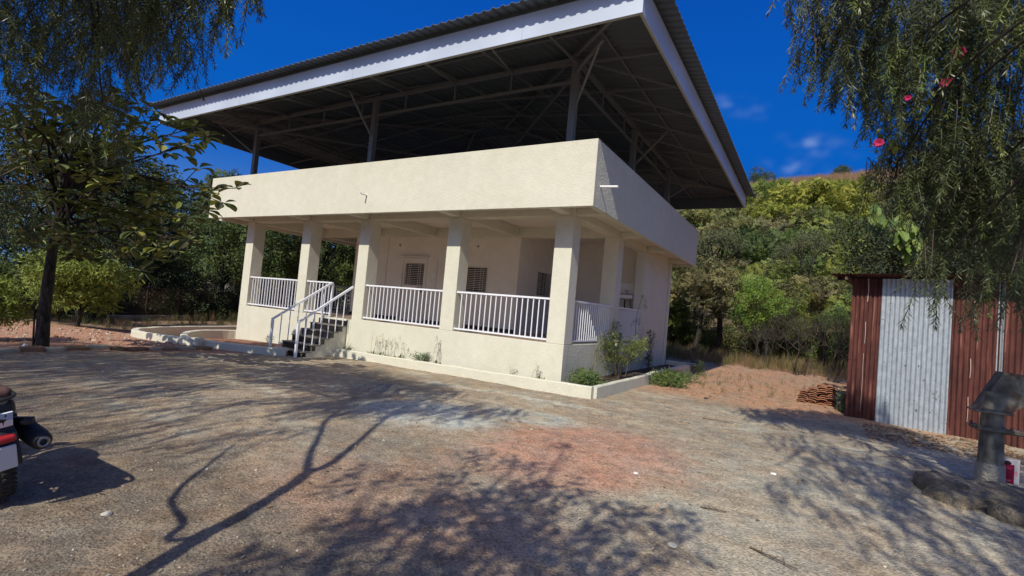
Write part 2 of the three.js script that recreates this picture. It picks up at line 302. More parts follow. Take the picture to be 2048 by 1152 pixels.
// wash basin on the back wall of the side veranda
{
  const b = sub('wash_basin', house), z = -15.41;
  B('mirror_panel', -5.3, -4.82, 2.42, 2.74, z, z + 0.03, MAT.pvc, b, 0.006);
  const s = new THREE.Shape([[0, 0], [0.40, 0.05], [0.42, 0.12], [0, 0.12]].map(([x, y]) => new THREE.Vector2(x, y)));
  const g = new THREE.ExtrudeGeometry(s, { depth: 0.52, bevelEnabled: true, bevelSize: 0.015, bevelThickness: 0.015, bevelSegments: 2 }); g.rotateY(-Math.PI / 2); g.translate(-4.78, 2.22, z + 0.02);
  mesh('basin', worldUV(g), MAT.pvc, b);
  mesh('tap', tubeGeo([V(-5.04, 2.34, z + 0.05), V(-5.04, 2.5, z + 0.05), V(-5.04, 2.5, z + 0.2), V(-5.04, 2.46, z + 0.22)], 0.014), MAT.grey, b);
  mesh('waste_pipe', tubeGeo([V(-5.04, 2.22, z + 0.2), V(-5.04, 2.0, z + 0.2), V(-5.04, 1.92, z + 0.05), V(-5.3, 1.95, z + 0.04)], 0.025), MAT.dark, b);
  mesh('inlet_pipe', tubeGeo([V(-4.9, 2.24, z + 0.12), V(-4.88, 2.0, z + 0.1), V(-4.7, 1.98, z + 0.03)], 0.012), MAT.dark, b);
}
// electrical conduit on the veranda wall
mesh('conduit', barGeo(V(-11.0 + 0.62, FL, zI + 0.015), V(-11.0 + 0.62, 2.95, zI + 0.015), 0.02), MAT.inner, house);
mesh('conduit', barGeo(V(-12.6, FL, zI + 0.015), V(-12.6, CEIL, zI + 0.015), 0.02), MAT.inner, house);

// white railings
const balG = boxGeo(-0.011, 0.011, 0, 1, -0.011, 0.011);
function railing(a, b, step, postEnd) {                    // a, b: points on the plan [x, z]
  const r = sub('railing', house), dx = b[0] - a[0], dz = b[1] - a[1], L = Math.hypot(dx, dz), yt = 1.905, yb = 1.03;
  mesh('top_rail', barGeo(V(a[0], yt, a[1]), V(b[0], yt, b[1]), 0.055, 0.04), MAT.white, r);
  mesh('bottom_rail', barGeo(V(a[0], yb, a[1]), V(b[0], yb, b[1]), 0.045, 0.035), MAT.white, r);
  const n = Math.round(L / step);
  for (let k = 1; k < n; k++) { const m = mesh('baluster', balG, MAT.white, r); m.position.set(a[0] + dx * k / n, yb + 0.018, a[1] + dz * k / n); m.scale.y = yt - yb - 0.038; m.rotation.y = -Math.atan2(dz, dx); }
  if (postEnd) mesh('end_post', barGeo(V(b[0], 0.96, b[1]), V(b[0], yt - 0.021, b[1]), 0.05), MAT.white, r);
  return r;
}
railing([-15.8, zW - 0.07], [-13.33, zW - 0.07], 0.136);
railing([-12.94, zW - 0.07], [-11.82, zW - 0.07], 0.136, true);
railing([-10.46, zW - 0.07], [-7.77, zW - 0.07], 0.136);
railing([-7.36, zW - 0.07], [-4.85, zW - 0.07], 0.136);
railing([xW - 0.06, -10.05], [xW - 0.06, -12.52], 0.13);
railing([xW - 0.06, -12.95], [xW - 0.06, -15.05], 0.13);
railing([-16.08, -10.05], [-16.08, -14.7], 0.14);
// stair with black stone risers
{
  const s = sub('stair', house), x0 = -12.15, x1 = -10.98, n = 6, rise = (FL + 0.10) / n, run = 0.27;
  for (let k = 0; k < n; k++) {
    const yt = FL - k * rise - (k ? 0 : 0.004), z1 = zW + 0.012 + k * run, zEnd = k === 0 ? zW + 0.004 : z1 - run;
    if (k) B('step', x0, x1, -0.5, yt - 0.03, zEnd + 0.001, z1, MAT.wall, s, 0.004);
    if (k) B('tread', x0 - 0.02, x1 + 0.02, yt - 0.03, yt, zEnd - 0.01, z1 + 0.03, MAT.nosing, s, 0.006);
    const tw = (x1 - x0) / 3, ry0 = yt - rise + 0.004;
    for (let j = 0; j < 3; j++) B('riser_tile', x0 + j * tw + 0.003, x0 + (j + 1) * tw - 0.003, ry0, yt - 0.034, z1 + 0.001, z1 + 0.014, MAT.granite, s, 0.002);
    if (k) { for (let j = 0; j < 1; j++) B('side_tile', x1 + 0.001, x1 + 0.012, ry0 + 0.004, yt - 0.034, z1 - 0.12, z1 - 0.002, MAT.granite, s, 0.002); }
  }
  for (const [x, top] of [[x1 - 0.05, V(-10.87, 1.83, zW + 0.03)], [x0 + 0.06, V(-11.82, 1.9, zW - 0.04)]]) {
    const h = sub('handrail', house), zb = zW + 6 * run - 0.12, foot = V(x, -0.12, zb), knee = V(x, 0.78, zb);
    mesh('newel_post', barGeo(foot, knee, 0.055), MAT.white, h);
    mesh('sloping_rail', barGeo(knee.clone().add(V(0, 0.012, 0.027)), top, 0.055, 0.05), MAT.white, h);
    for (let k = 1; k < 7; k++) { const t = k / 7, q = knee.clone().lerp(top, t), stepK = Math.ceil((q.z - zW) / run), yb = Math.max(-0.1, FL - Math.max(0, stepK) * rise); mesh('baluster', barGeo(V(q.x, yb, q.z), V(q.x, q.y - 0.02, q.z), 0.02), MAT.white, h); }
  }
}
// drain spouts
mesh('drain_spout', tubeGeo([V(-9.9, 4.17, zF - 0.02), V(-9.9, 4.17, zF + 0.12), V(-9.9, 4.17, zF + 0.2)], 0.022, 0.022, 3, 10), MAT.pvc, house);
mesh('drain_spout', tubeGeo([V(xR - 0.02, 4.16, -9.2), V(xR + 0.18, 4.15, -9.2), V(xR + 0.36, 4.14, -9.2)], 0.024, 0.024, 3, 10), MAT.pvc, house);

// ---- the metal roof on posts
{
  const rX0 = -17.99, rX1 = -2.567, rZ1 = -7.484, rZ0 = -21.62, yb = 6.447, fh = 0.47, pitch = 0.15;
  const roof = sub('roof', house);
  // fascia of flat panels
  const faceN = 7;
  for (let k = 0; k < faceN; k++) { const a = lerp(rX0, rX1, k / faceN), b = lerp(rX0, rX1, (k + 1) / faceN); B('fascia_panel', a + 0.0015, b - 0.0015, yb, yb + fh, rZ1 - 0.02, rZ1 + (k % 2) * 0.002, MAT.fascia, roof, 0); }
  for (let k = 0; k < 6; k++) { const a = lerp(rZ0, rZ1 - 0.022, k / 6), b = lerp(rZ0, rZ1 - 0.022, (k + 1) / 6); B('fascia_panel', rX1 - 0.02, rX1 - (k % 2) * 0.002, yb, yb + fh, a + 0.0015, b - 0.0015, MAT.fascia, roof, 0); B('fascia_panel', rX0, rX0 + 0.02, yb, yb + fh, a + 0.0015, b - 0.0015, MAT.fascia, roof, 0); }
  for (let k = 0; k < faceN; k++) { const a = lerp(rX0 + 0.022, rX1 - 0.022, k / faceN), b = lerp(rX0 + 0.022, rX1 - 0.022, (k + 1) / faceN); B('fascia_panel', a + 0.0015, b - 0.0015, yb, yb + fh, rZ0, rZ0 + 0.02, MAT.fascia, roof, 0); }
  for (const [x0, x1, z0, z1] of [[rX0 + 0.07, rX1 - 0.07, rZ0 + 0.056, rZ0 + 0.066], [rX0 + 0.066, rX0 + 0.076, rZ0 + 0.07, rZ1 - 0.07]]) mesh('fascia_backing', boxGeo(x0, x1, yb - 0.004, yb + fh - 0.09, z0, z1), MAT.sheet, roof);
  mesh('fascia_edge', boxGeo(rX0 + 0.02, rX1 - 0.02, yb - 0.006, yb + 0.03, rZ1 - 0.06, rZ1 - 0.021), MAT.trim, roof);
  mesh('fascia_edge', boxGeo(rX1 - 0.06, rX1 - 0.021, yb - 0.006, yb + 0.03, rZ0 + 0.03, rZ1 - 0.062), MAT.trim, roof);
  mesh('fascia_edge', boxGeo(rX0 + 0.021, rX0 + 0.06, yb - 0.006, yb + 0.03, rZ0 + 0.03, rZ1 - 0.062), MAT.trim, roof);
  for (const [x0, x1, z0, z1] of [[rX0 + 0.03, rX1 - 0.03, rZ1 - 0.05, rZ1 - 0.025], [rX1 - 0.05, rX1 - 0.025, rZ0 + 0.03, rZ1 - 0.06], [rX0 + 0.025, rX0 + 0.05, rZ0 + 0.03, rZ1 - 0.06], [rX0 + 0.06, rX1 - 0.06, rZ0 + 0.025, rZ0 + 0.05]]) mesh('eave_closure', boxGeo(x0, x1, yb + fh - 0.08, yb + fh + 0.085, z0, z1), MAT.sheet, roof);
  // corrugated sheets: strips one metre wide, cut along the hips
  const over = 0.30, eX0 = rX0 - over, eX1 = rX1 + over, eZ0 = rZ0 - over, eZ1 = rZ1 + over, yE = yb + fh + 0.04, W = eX1 - eX0, D = eZ1 - eZ0, ridge = D / 2;
  const eave = [[V(eX0, yE, eZ1), V(1, 0, 0), V(0, pitch, -1), W], [V(eX1, yE, eZ1), V(0, 0, -1), V(-1, pitch, 0), D], [V(eX1, yE, eZ0), V(-1, 0, 0), V(0, pitch, 1), W], [V(eX0, yE, eZ0), V(0, 0, 1), V(1, pitch, 0), D]];
  for (const [o, du, dv, L] of eave) {
    const n = Math.ceil(L / 1.02), per = L / n, wv = 5, q = 8;
    for (let j = 0; j < n; j++) {
      const P = [], I = [], m = wv * q;
      for (let i = 0; i <= m; i++) {
        const u = j * per + per * i / m, run = Math.min(u, L - u, ridge), ph = (i % q) / q;
        const h = 0.03 * (ph < 0.25 ? 1 : ph < 0.375 ? 1 - (ph - 0.25) * 8 : ph < 0.875 ? 0 : (ph - 0.875) * 8) + (j % 2) * 0.004;
        for (const [s, dy] of [[0, 0], [1, 0], [0, -0.008], [1, -0.008]]) P.push(o.x + du.x * u + dv.x * run * s, o.y + dv.y * run * s + h + dy, o.z + du.z * u + dv.z * run * s);
        if (i < m) { const a = i * 4, b = a + 4; I.push(a, b, a + 1, a + 1, b, b + 1, a + 2, a + 3, b + 2, a + 3, b + 3, b + 2, a, a + 2, b, b, a + 2, b + 2); }
      }
      const g = new THREE.BufferGeometry(); g.setAttribute('position', new THREE.BufferAttribute(new Float32Array(P), 3)); g.setIndex(I); const gg = g.toNonIndexed(); gg.computeVertexNormals(); mesh('roof_sheet', worldUV(gg), MAT.sheet, roof);
    }
  }
  { // folded caps over the hips and the ridge
    const zm = (eZ0 + eZ1) / 2, yR = yE + pitch * ridge + 0.035, rA = V(eX0 + ridge, yR, zm), rB = V(eX1 - ridge, yR, zm), cap = (a, b) => mesh('ridge_cap', barGeo(a, b, 0.42, 0.012), MAT.sheet, roof);
    for (const [x, z, e] of [[eX0, eZ1, rA], [eX0, eZ0, rA], [eX1, eZ1, rB], [eX1, eZ0, rB]]) cap(V(x, yE + 0.035, z).lerp(e, 0.004), e);
    cap(rA.clone().add(V(-0.1, 0.013, 0)), rB.clone().add(V(0.1, 0.013, 0)));
  }
  // frame: posts, ring of two chords, hip rafters, rafters, purlins, outriggers
  const fr = sub('roof_frame', house), under = (x, z) => yE - 0.03 + pitch * Math.min(x - eX0, eX1 - x, z - eZ0, eZ1 - z);
  const bar = (name, a, b, w, h = w) => mesh(name, barGeo(a, b, w, h), MAT.steel, fr);
  const pX = [-16.2, -10.72, -4.68], pZ = [-9.65, -13.8, -17.75], yc1 = 6.62, yc2 = 7.10;
  const ring = [];
  for (const x of pX) ring.push([x, pZ[0]], [x, pZ[2]]);
  ring.push([pX[0], pZ[1]], [pX[2], pZ[1]]);
  for (const [x, z] of ring) mesh('post', boxGeo(x - 0.075, x + 0.075, 4.16, yc2 - 0.05, z - 0.075, z + 0.075, 0.01), MAT.steel, fr);
  const loop = [[pX[0], pZ[0]], [pX[2], pZ[0]], [pX[2], pZ[2]], [pX[0], pZ[2]]];
  for (let k = 0; k < 4; k++) {
    const a = loop[k], b = loop[(k + 1) % 4], n = k % 2 ? 5 : 7;
    bar('ring_beam', V(a[0], yc2, a[1]), V(b[0], yc2, b[1]), 0.10, 0.085); bar('lower_chord', V(a[0], yc1, a[1]), V(b[0], yc1, b[1]), 0.055);
    const ox = k === 1 ? 1 : k === 3 ? -1 : 0, oz = k === 0 ? 1 : k === 2 ? -1 : 0;
    for (let i = 0; i <= n; i++) {
      const x = lerp(a[0], b[0], i / n), z = lerp(a[1], b[1], i / n);
      if (i && i < n) bar('truss_upright', V(x, yc1 + 0.035, z), V(x, yc2 - 0.05, z), 0.035);
      // outrigger to the eave and its strut
      const ex = ox > 0 ? rX1 - 0.05 : ox < 0 ? rX0 + 0.05 : x, ez = oz > 0 ? rZ1 - 0.07 : oz < 0 ? rZ0 + 0.05 : z;
      bar('rafter', V(ex, under(ex, ez) - 0.05, ez), V(lerp(ex, -10.28, ox ? 0.96 : 0), under(ox ? -10.28 + ox * 0.6 : x, oz ? -14.55 + oz * 0.6 : z) - 0.06, oz ? -14.55 + oz * Math.min(0.6, 9) : z), 0.04, 0.05);
      if (i < n) { const x2 = lerp(a[0], b[0], (i + 0.5) / n), z2 = lerp(a[1], b[1], (i + 0.5) / n); const fx = ox > 0 ? rX1 - 0.06 : ox < 0 ? rX0 + 0.06 : x2, fz = oz > 0 ? rZ1 - 0.08 : oz < 0 ? rZ0 + 0.06 : z2;
        bar('eave_strut', V(fx, yb + 0.06, fz), V(x, yc2 - 0.01, z), 0.034); }
    }
  }
  for (const [x, z] of ring) { const ox = x === pX[0] ? -1 : x === pX[2] ? 1 : 0, oz = z === pZ[0] ? 1 : z === pZ[2] ? -1 : 0; bar('knee_brace', V(x, 5.95, z), V(x + ox * 0.95, 6.93, z + oz * 0.95), 0.045); }
  // eave tubes, hips and purlins
  for (const inset of [0.12, 1.25, 2.5, 3.8, 5.2, 6.4]) {
    const x0 = rX0 + inset, x1 = rX1 - inset, z0 = rZ0 + inset, z1 = rZ1 - inset, y = under(x0 + 0.001, (z0 + z1) / 2) - 0.03;
    bar('purlin', V(x0, y, z1), V(x1, y, z1), 0.04); bar('purlin', V(x0, y, z0), V(x1, y, z0), 0.04); bar('purlin', V(x0, y, z0), V(x0, y, z1), 0.04); bar('purlin', V(x1, y, z0), V(x1, y, z1), 0.04);
  }
  for (const [x, z, rx] of [[rX0 + 0.1, rZ1 - 0.1, -1], [rX1 - 0.1, rZ1 - 0.1, 1], [rX0 + 0.1, rZ0 + 0.1, -1], [rX1 - 0.1, rZ0 + 0.1, 1]]) {
    const end = V(rx > 0 ? rX1 - (rZ1 - rZ0) / 2 : rX0 + (rZ1 - rZ0) / 2, 0, (rZ0 + rZ1) / 2); end.y = under(end.x, end.z) - 0.09;
    bar('hip_rafter', V(x, under(x, z) - 0.08, z), end, 0.07, 0.09);
    bar('hip_tie', V(x * 0.5 + (rx > 0 ? pX[2] : pX[0]) * 0.5, yb + 0.38, z * 0.5 + (z > -14 ? pZ[0] : pZ[2]) * 0.5), V(end.x, yc1 + 0.1, end.z), 0.06);
  }
}

// ---------------------------------------------------------------- planters and kerbs round the pavilion
function wallGeo(pts, h0, w, ys, depth = 0.45) {            // a low wall along plan points [x, z]; ys: top height at each point
  const n = pts.length, P = [], I = [], prof = [[-w / 2, -depth], [-w / 2, -0.015], [-w / 2 + 0.015, 0], [w / 2 - 0.015, 0], [w / 2, -0.015], [w / 2, -depth]];
  const rr = rng(n * 7 + 3);
  for (let i = 0; i < n; i++) {
    const a = pts[Math.max(0, i - 1)], b = pts[Math.min(n - 1, i + 1)], L = Math.hypot(b[0] - a[0], b[1] - a[1]), nx = -(b[1] - a[1]) / L, nz = (b[0] - a[0]) / L, wob = (rr() - 0.5) * 0.012;
    for (const [o, y] of prof) P.push(pts[i][0] + nx * o, ys[i] + y + wob, pts[i][1] + nz * o);
  }
  const m = prof.length;
  for (let i = 0; i < n - 1; i++) for (let k = 0; k < m - 1; k++) { const a = i * m + k, b = a + m; I.push(a, a + 1, b, a + 1, b + 1, b); }
  for (const e of [0, n - 1]) for (let k = 1; k < m - 1; k++) I.push(e * m, e * m + k, e * m + k + 1);
  const g = new THREE.BufferGeometry(); g.setAttribute('position', new THREE.BufferAttribute(new Float32Array(P), 3)); g.setIndex(I);
  const k = g.toNonIndexed(); k.computeVertexNormals(); return worldUV(k);
}
const line = (a, b, n) => Array.from({ length: n + 1 }, (_, i) => [lerp(a[0], b[0], i / n), lerp(a[1], b[1], i / n)]);
MAT.kerb = std({ color: C3(0.74, 0.71, 0.58), map: plasterTone, bumpMap: plasterBump, bumpScale: 0.012, roughness: 0.9 });
MAT.stain = std({ color: C3(0.50, 0.48, 0.42), map: grimeTone, bumpMap: plasterBump, bumpScale: 0.02, roughness: 0.93 });
{
  const p = root('planter', 'cream low planter wall wrapping the front right corner of the pavilion', 'planter');
  const f = line([-11.1, -9.35], [-3.6, -9.35], 24); mesh('front_wall', wallGeo(f, 0, 0.13, f.map((q) => lerp(0.13, 0.245, (q[0] + 11.1) / 7.5))), MAT.kerb, p);
  const s = line([-3.6, -9.42], [-3.6, -14.9], 18); mesh('side_wall', wallGeo(s, 0, 0.13, s.map((q, i) => 0.243 + (i > 12 ? 0.03 : 0))), MAT.rough, p);
  const e = line([-3.55, -15.05], [-3.45, -18.5], 8); mesh('far_side_wall', wallGeo(e, 0, 0.14, e.map(() => 0.30)), MAT.kerb, p);
  const z = line([-3.53, -18.43], [-4.42, -18.43], 4); mesh('end_wall', wallGeo(z, 0, 0.13, z.map(() => 0.29)), MAT.kerb, p);
  const st = boxGeo(-3.72, -3.49, -0.3, 0.31, -15.03, -14.93, 0.02); mesh('stone_end', st, MAT.stain, p);
  const w = mesh('left_end_wall', wallGeo(line([-11.03, -9.42], [-11.03, -9.64], 2), 0, 0.12, [0.13, 0.13, 0.13]), MAT.kerb, p);
  const soilM = std({ color: C3(0.10, 0.07, 0.05), map: grainMap, bumpMap: grainMap, bumpScale: 0.02, roughness: 1 });
  const strip = (x0, x1, z0, z1) => { const g = new THREE.PlaneGeometry(x1 - x0, z1 - z0, 40, 12); g.rotateX(-Math.PI / 2); g.translate((x0 + x1) / 2, 0, (z0 + z1) / 2); const q = g.attributes.position; for (let i = 0; i < q.count; i++) q.setY(i, lerp(0.06, 0.16, clamp((q.getX(i) + 11) / 7.5)) + 0.03 * fbm(q.getX(i) * 4, q.getZ(i) * 4, 2, 3)); g.computeVertexNormals(); return worldUV(g); };
  mesh('planter_soil', strip(-11.0, xW, -9.655, -9.4), soilM, p); mesh('planter_soil', strip(xW, -3.64, -18.4, -9.4), soilM, p);
}
// two low curved kerbs left of the pavilion
function kerbCurve(pts, tops, label, soilCol) {
  const c = new THREE.CatmullRomCurve3(pts.map(([x, z]) => V(x, 0, z))), n = 44, q = c.getPoints(n).map((v) => [v.x, v.z]);
  const k = root('curved_kerb', label, 'kerb', 'curved kerbs beside the pavilion');
  mesh('wall', wallGeo(q, 0, 0.17, q.map((_, i) => lerp(tops[0], tops[1], i / n))), MAT.kerb, k);
  return q;
}
kerbCurve([[-15.0, -12.2], [-17.1, -10.3], [-16.9, -8.9], [-15.5, -7.72], [-14.3, -7.3], [-12.85, -7.45], [-11.5, -8.0], [-11.35, -8.12]], [0.02, 0.13], 'nearer low white curved kerb round red soil beside the stair');
kerbCurve([[-19.5, -13.5], [-18.9, -10.6], [-18.0, -8.4], [-16.9, -7.1], [-15.7, -6.72], [-14.2, -6.95], [-13.5, -7.16]], [0.0, 0.15], 'farther low white curved kerb nearest the almond tree');
{
  const g = new THREE.CircleGeometry(1, 40); g.rotateX(-Math.PI / 2); g.scale(2.05, 1, 1.35); g.translate(-14.3, -0.1, -8.75); const q = g.attributes.position; for (let i = 0; i < q.count; i++) q.setY(i, SLOPE(q.getX(i)) + 0.085);
  structure('red_soil_bed', worldUV(g), std({ color: C3(0.36, 0.17, 0.105), map: grainMap, bumpMap: grainMap, bumpScale: 0.02, roughness: 1 }));
}
// edging stones between the yard and the red soil by the almond tree
{
  const r = rng(77), k = root('stone_edging', 'row of rough low edging stones along the red soil by the tree', 'kerb');
  const a = V(-11.85, 0, -1.2), b = V(-12.75, 0, -6.75); let t = 0;
  while (t < 1) { const w = 0.25 + 0.35 * r(), L = a.distanceTo(b), p = a.clone().lerp(b, t + w / L / 2); const g = boxGeo(-0.09 - 0.03 * r(), 0.09 + 0.03 * r(), -0.12, 0.05 + 0.05 * r(), -w / 2 + 0.008, w / 2 - 0.008, 0.03); g.rotateY((r() - 0.5) * 0.25); g.rotateX((r() - 0.5) * 0.08); const m = mesh('stone', g, r() < 0.4 ? MAT.stain : std({ color: C3(0.25 + 0.1 * r(), 0.18 + 0.06 * r(), 0.13), map: grimeTone, roughness: 0.95 }), k); m.position.set(p.x + (r() - 0.5) * 0.05, groundY(p.x, p.z), p.z); t += w / L; }
}
{ // bent white pipe sticking out of the ground
  const a = at(38, 712, 9.2), b = at(52, 688, 9.25); a.y = groundY(a.x, a.z) - 0.02;
  tag(mesh('plastic_pipe', tubeGeo([a, a.clone().lerp(b, 0.5).add(V(0, 0.01, 0)), b], 0.03, 0.03, 4, 10), MAT.pvc), 'short white plastic pipe leaning out of the ground at far left', 'pipe');
}

// ---------------------------------------------------------------- corrugated shed
MAT.rust = std({ color: C3(1, 1, 1), roughness: 0.8, metalness: 0.05, map: texture(512, (u, v) => {
  const a = pf(u, v, 5, 1, 4), s = pf(u * 1, v * 0.12, 40, 4, 3), d = pf(u, v, 22, 9, 3); const k = 0.255 + 0.09 * a + 0.10 * s + 0.05 * d, w = smooth(0.42, 0.6, s + 0.35 * a);
  return [lerp(k + 0.075, 0.62, w * 0.4), lerp(k * 0.66, 0.5, w * 0.4), lerp(k * 0.56, 0.42, w * 0.4)]; }, true, [0.9, 0.34]) });
MAT.galv = std({ color: C3(0.92, 0.95, 1.0), roughness: 0.42, metalness: 0.35, map: texture(512, (u, v) => {
  const a = pf(u, v, 26, 2, 3), s = pf(u, v * 0.2, 30, 6, 3), d = pf(u, v, 5, 7, 4); const k = 0.70 + 0.07 * a + 0.05 * s, sp = 0.6 * smooth(0.62, 0.8, pf(u, v, 60, 12, 2) + 0.3 * d); return [k - sp * 0.35, k + 0.02 - sp * 0.42, k + 0.03 - sp * 0.47]; }, true, [0.9, 0.5]) });
function corrugated(w, h, pitch = 0.076, amp = 0.011, seed = 1, lean = 0) {
  const n = Math.round(w / pitch * 8), P = [], I = [], uv = [], rows = 7, r = rng(seed);
  const dents = Array.from({ length: 4 }, () => [r() * w, r() * h, 0.1 + 0.2 * r(), (r() - 0.5) * 0.02]);
  for (let j = 0; j <= rows; j++) for (let i = 0; i <= n; i++) {
    const x = w * i / n, y = h * j / rows; let z = amp * Math.sin(x / pitch * 2 * Math.PI) + lean * y;
    for (const [a, b, q, k] of dents) z += k * Math.exp(-((x - a) ** 2 + (y - b) ** 2) / q / q);
    const jag = j === 0 ? 0.012 * Math.sin(i * 1.7 + seed) : 0; P.push(x, y + jag, z); uv.push(x + seed * 0.37, y);
    if (i < n && j < rows) { const a = j * (n + 1) + i, b = a + n + 1; I.push(a, a + 1, b, a + 1, b + 1, b); }
  }
  const g = new THREE.BufferGeometry(); g.setAttribute('position', new THREE.BufferAttribute(new Float32Array(P), 3)); g.setAttribute('uv', new THREE.BufferAttribute(new Float32Array(uv), 2)); g.setIndex(I); g.computeVertexNormals(); return g;
}
{
  const shed = root('tin_shed', 'shed of rusty brown and bare silver corrugated metal sheets', 'shed');
  const A = V(0.67, 0, -12.83); shed.position.copy(A); shed.rotation.y = -Math.atan2(0.43, 1.51);
  const cols = [[0.0, 0.56, MAT.rust, 0], [0.52, 1.10, MAT.galv, 0.014], [1.585, 0.70, MAT.rust, 0.004], [2.23, 0.14, MAT.galv, -0.014], [2.33, 0.8, MAT.rust, 0.006], [3.08, 0.9, MAT.rust, -0.008]];
  cols.forEach(([x, w, m, z], i) => { const s = mesh('wall_sheet', corrugated(w, 2.93, 0.076, 0.0125, i + 3), m, shed); s.position.set(x, -0.03, z); if (m === MAT.galv) s.userData.label = 'silver galvanised sheet'; });
  // strips where the brown skin has split and pale metal shows
  for (const [x, y0, y1, w] of [[0.285, 2.42, 2.9, 0.022], [0.275, 1.55, 2.0, 0.012], [0.27, 0.15, 1.35, 0.008], [1.93, 2.1, 2.5, 0.016], [1.91, 1.1, 1.45, 0.014], [1.9, 0.3, 0.75, 0.012]]) {
    const g = tubeGeo([V(x, y0, 0.022), V(x + w * 0.4, (y0 + y1) / 2, 0.024), V(x - w * 0.2, y1, 0.022)], w * 0.35, w * 0.5, 5, 5); mesh('bare_metal_streak', g, std({ color: C3(0.55, 0.45, 0.38), roughness: 0.7 }), shed); }
  for (let i = 0; i < 3; i++) { const s = mesh('side_sheet', corrugated(1.0, 2.85, 0.076, 0.012, 20 + i), MAT.rust, shed); s.position.set(0.0, -0.03, -0.02 - i * 0.97); s.rotation.y = Math.PI / 2; }
  for (let i = 0; i < 5; i++) { const s = mesh('roof_sheet', corrugated(0.95, 3.6, 0.076, 0.012, 30 + i), MAT.rust, shed); s.position.set(-0.34 + i * 0.92, 2.955 + (i % 2) * 0.006, 0.42); s.rotation.x = -Math.PI / 2 - 0.02; }
  mesh('roof_batten', boxGeo(-0.3, 4.1, 2.87, 2.93, -0.12, -0.06), MAT.bark, shed);
  mesh('roof_batten', boxGeo(-0.06, -0.015, 2.84, 2.9, -2.9, 0.36), MAT.twig, shed);
  for (const x of [0.1, 1.6, 3.2]) mesh('corner_post', tubeGeo([V(x, -0.1, -0.1), V(x, 2.87, -0.1)], 0.05, 0.045, 3, 8), MAT.bark, shed);
  const r = rng(4); for (let k = 0; k < 34; k++) { const c = cols[Math.floor(r() * 5)]; const g = new THREE.SphereGeometry(0.011, 6, 4); g.translate(c[0] + 0.04 + (c[1] - 0.08) * Math.round(r() * 5) / 5, [0.35, 1.2, 2.0, 2.75][k % 4] + 0.02 * r(), 0.027); mesh('nail_head', worldUV(g), MAT.dark, shed); }
}
{ // stack of old roof tiles beside the shed
  const r = rng(12), tm = [0, 1, 2].map((i) => std({ color: C3(0.30 + 0.07 * i, 0.135 + 0.03 * i, 0.085 + 0.015 * i), map: grimeTone, roughness: 0.95 }));
  const st = root('tile_stack', 'stack of old curved clay roof tiles beside the tin shed', 'tiles');
  const half = (w) => { const s = []; for (let i = 0; i <= 8; i++) { const a = Math.PI * i / 8; s.push(new THREE.Vector2(Math.cos(a) * w, Math.sin(a) * w * 0.42)); } for (let i = 8; i >= 0; i--) { const a = Math.PI * i / 8; s.push(new THREE.Vector2(Math.cos(a) * (w - 0.014), Math.sin(a) * (w * 0.42 - 0.018))); } const g = new THREE.ExtrudeGeometry(new THREE.Shape(s), { depth: 0.32, bevelEnabled: false }); g.translate(0, 0, -0.16); return worldUV(g); };
  const tg = half(0.10); st.position.set(0.18, groundY(0.18, -14.4), -14.4);
  for (let row = 0; row < 10; row++) for (let k = 0; k < 4; k++) { if (row > 7 && k < 2 || row > 5 && k === 0) continue; const m = mesh('roof_tile', tg, tm[Math.floor(r() * 3)], st); m.position.set(-0.29 + k * 0.195 + (r() - 0.5) * 0.05, row * 0.048 + 0.006 * r(), (r() - 0.5) * 0.1); m.rotation.set((r() - 0.5) * 0.08, (r() - 0.5) * 0.35, (r() - 0.5) * 0.2); }
}

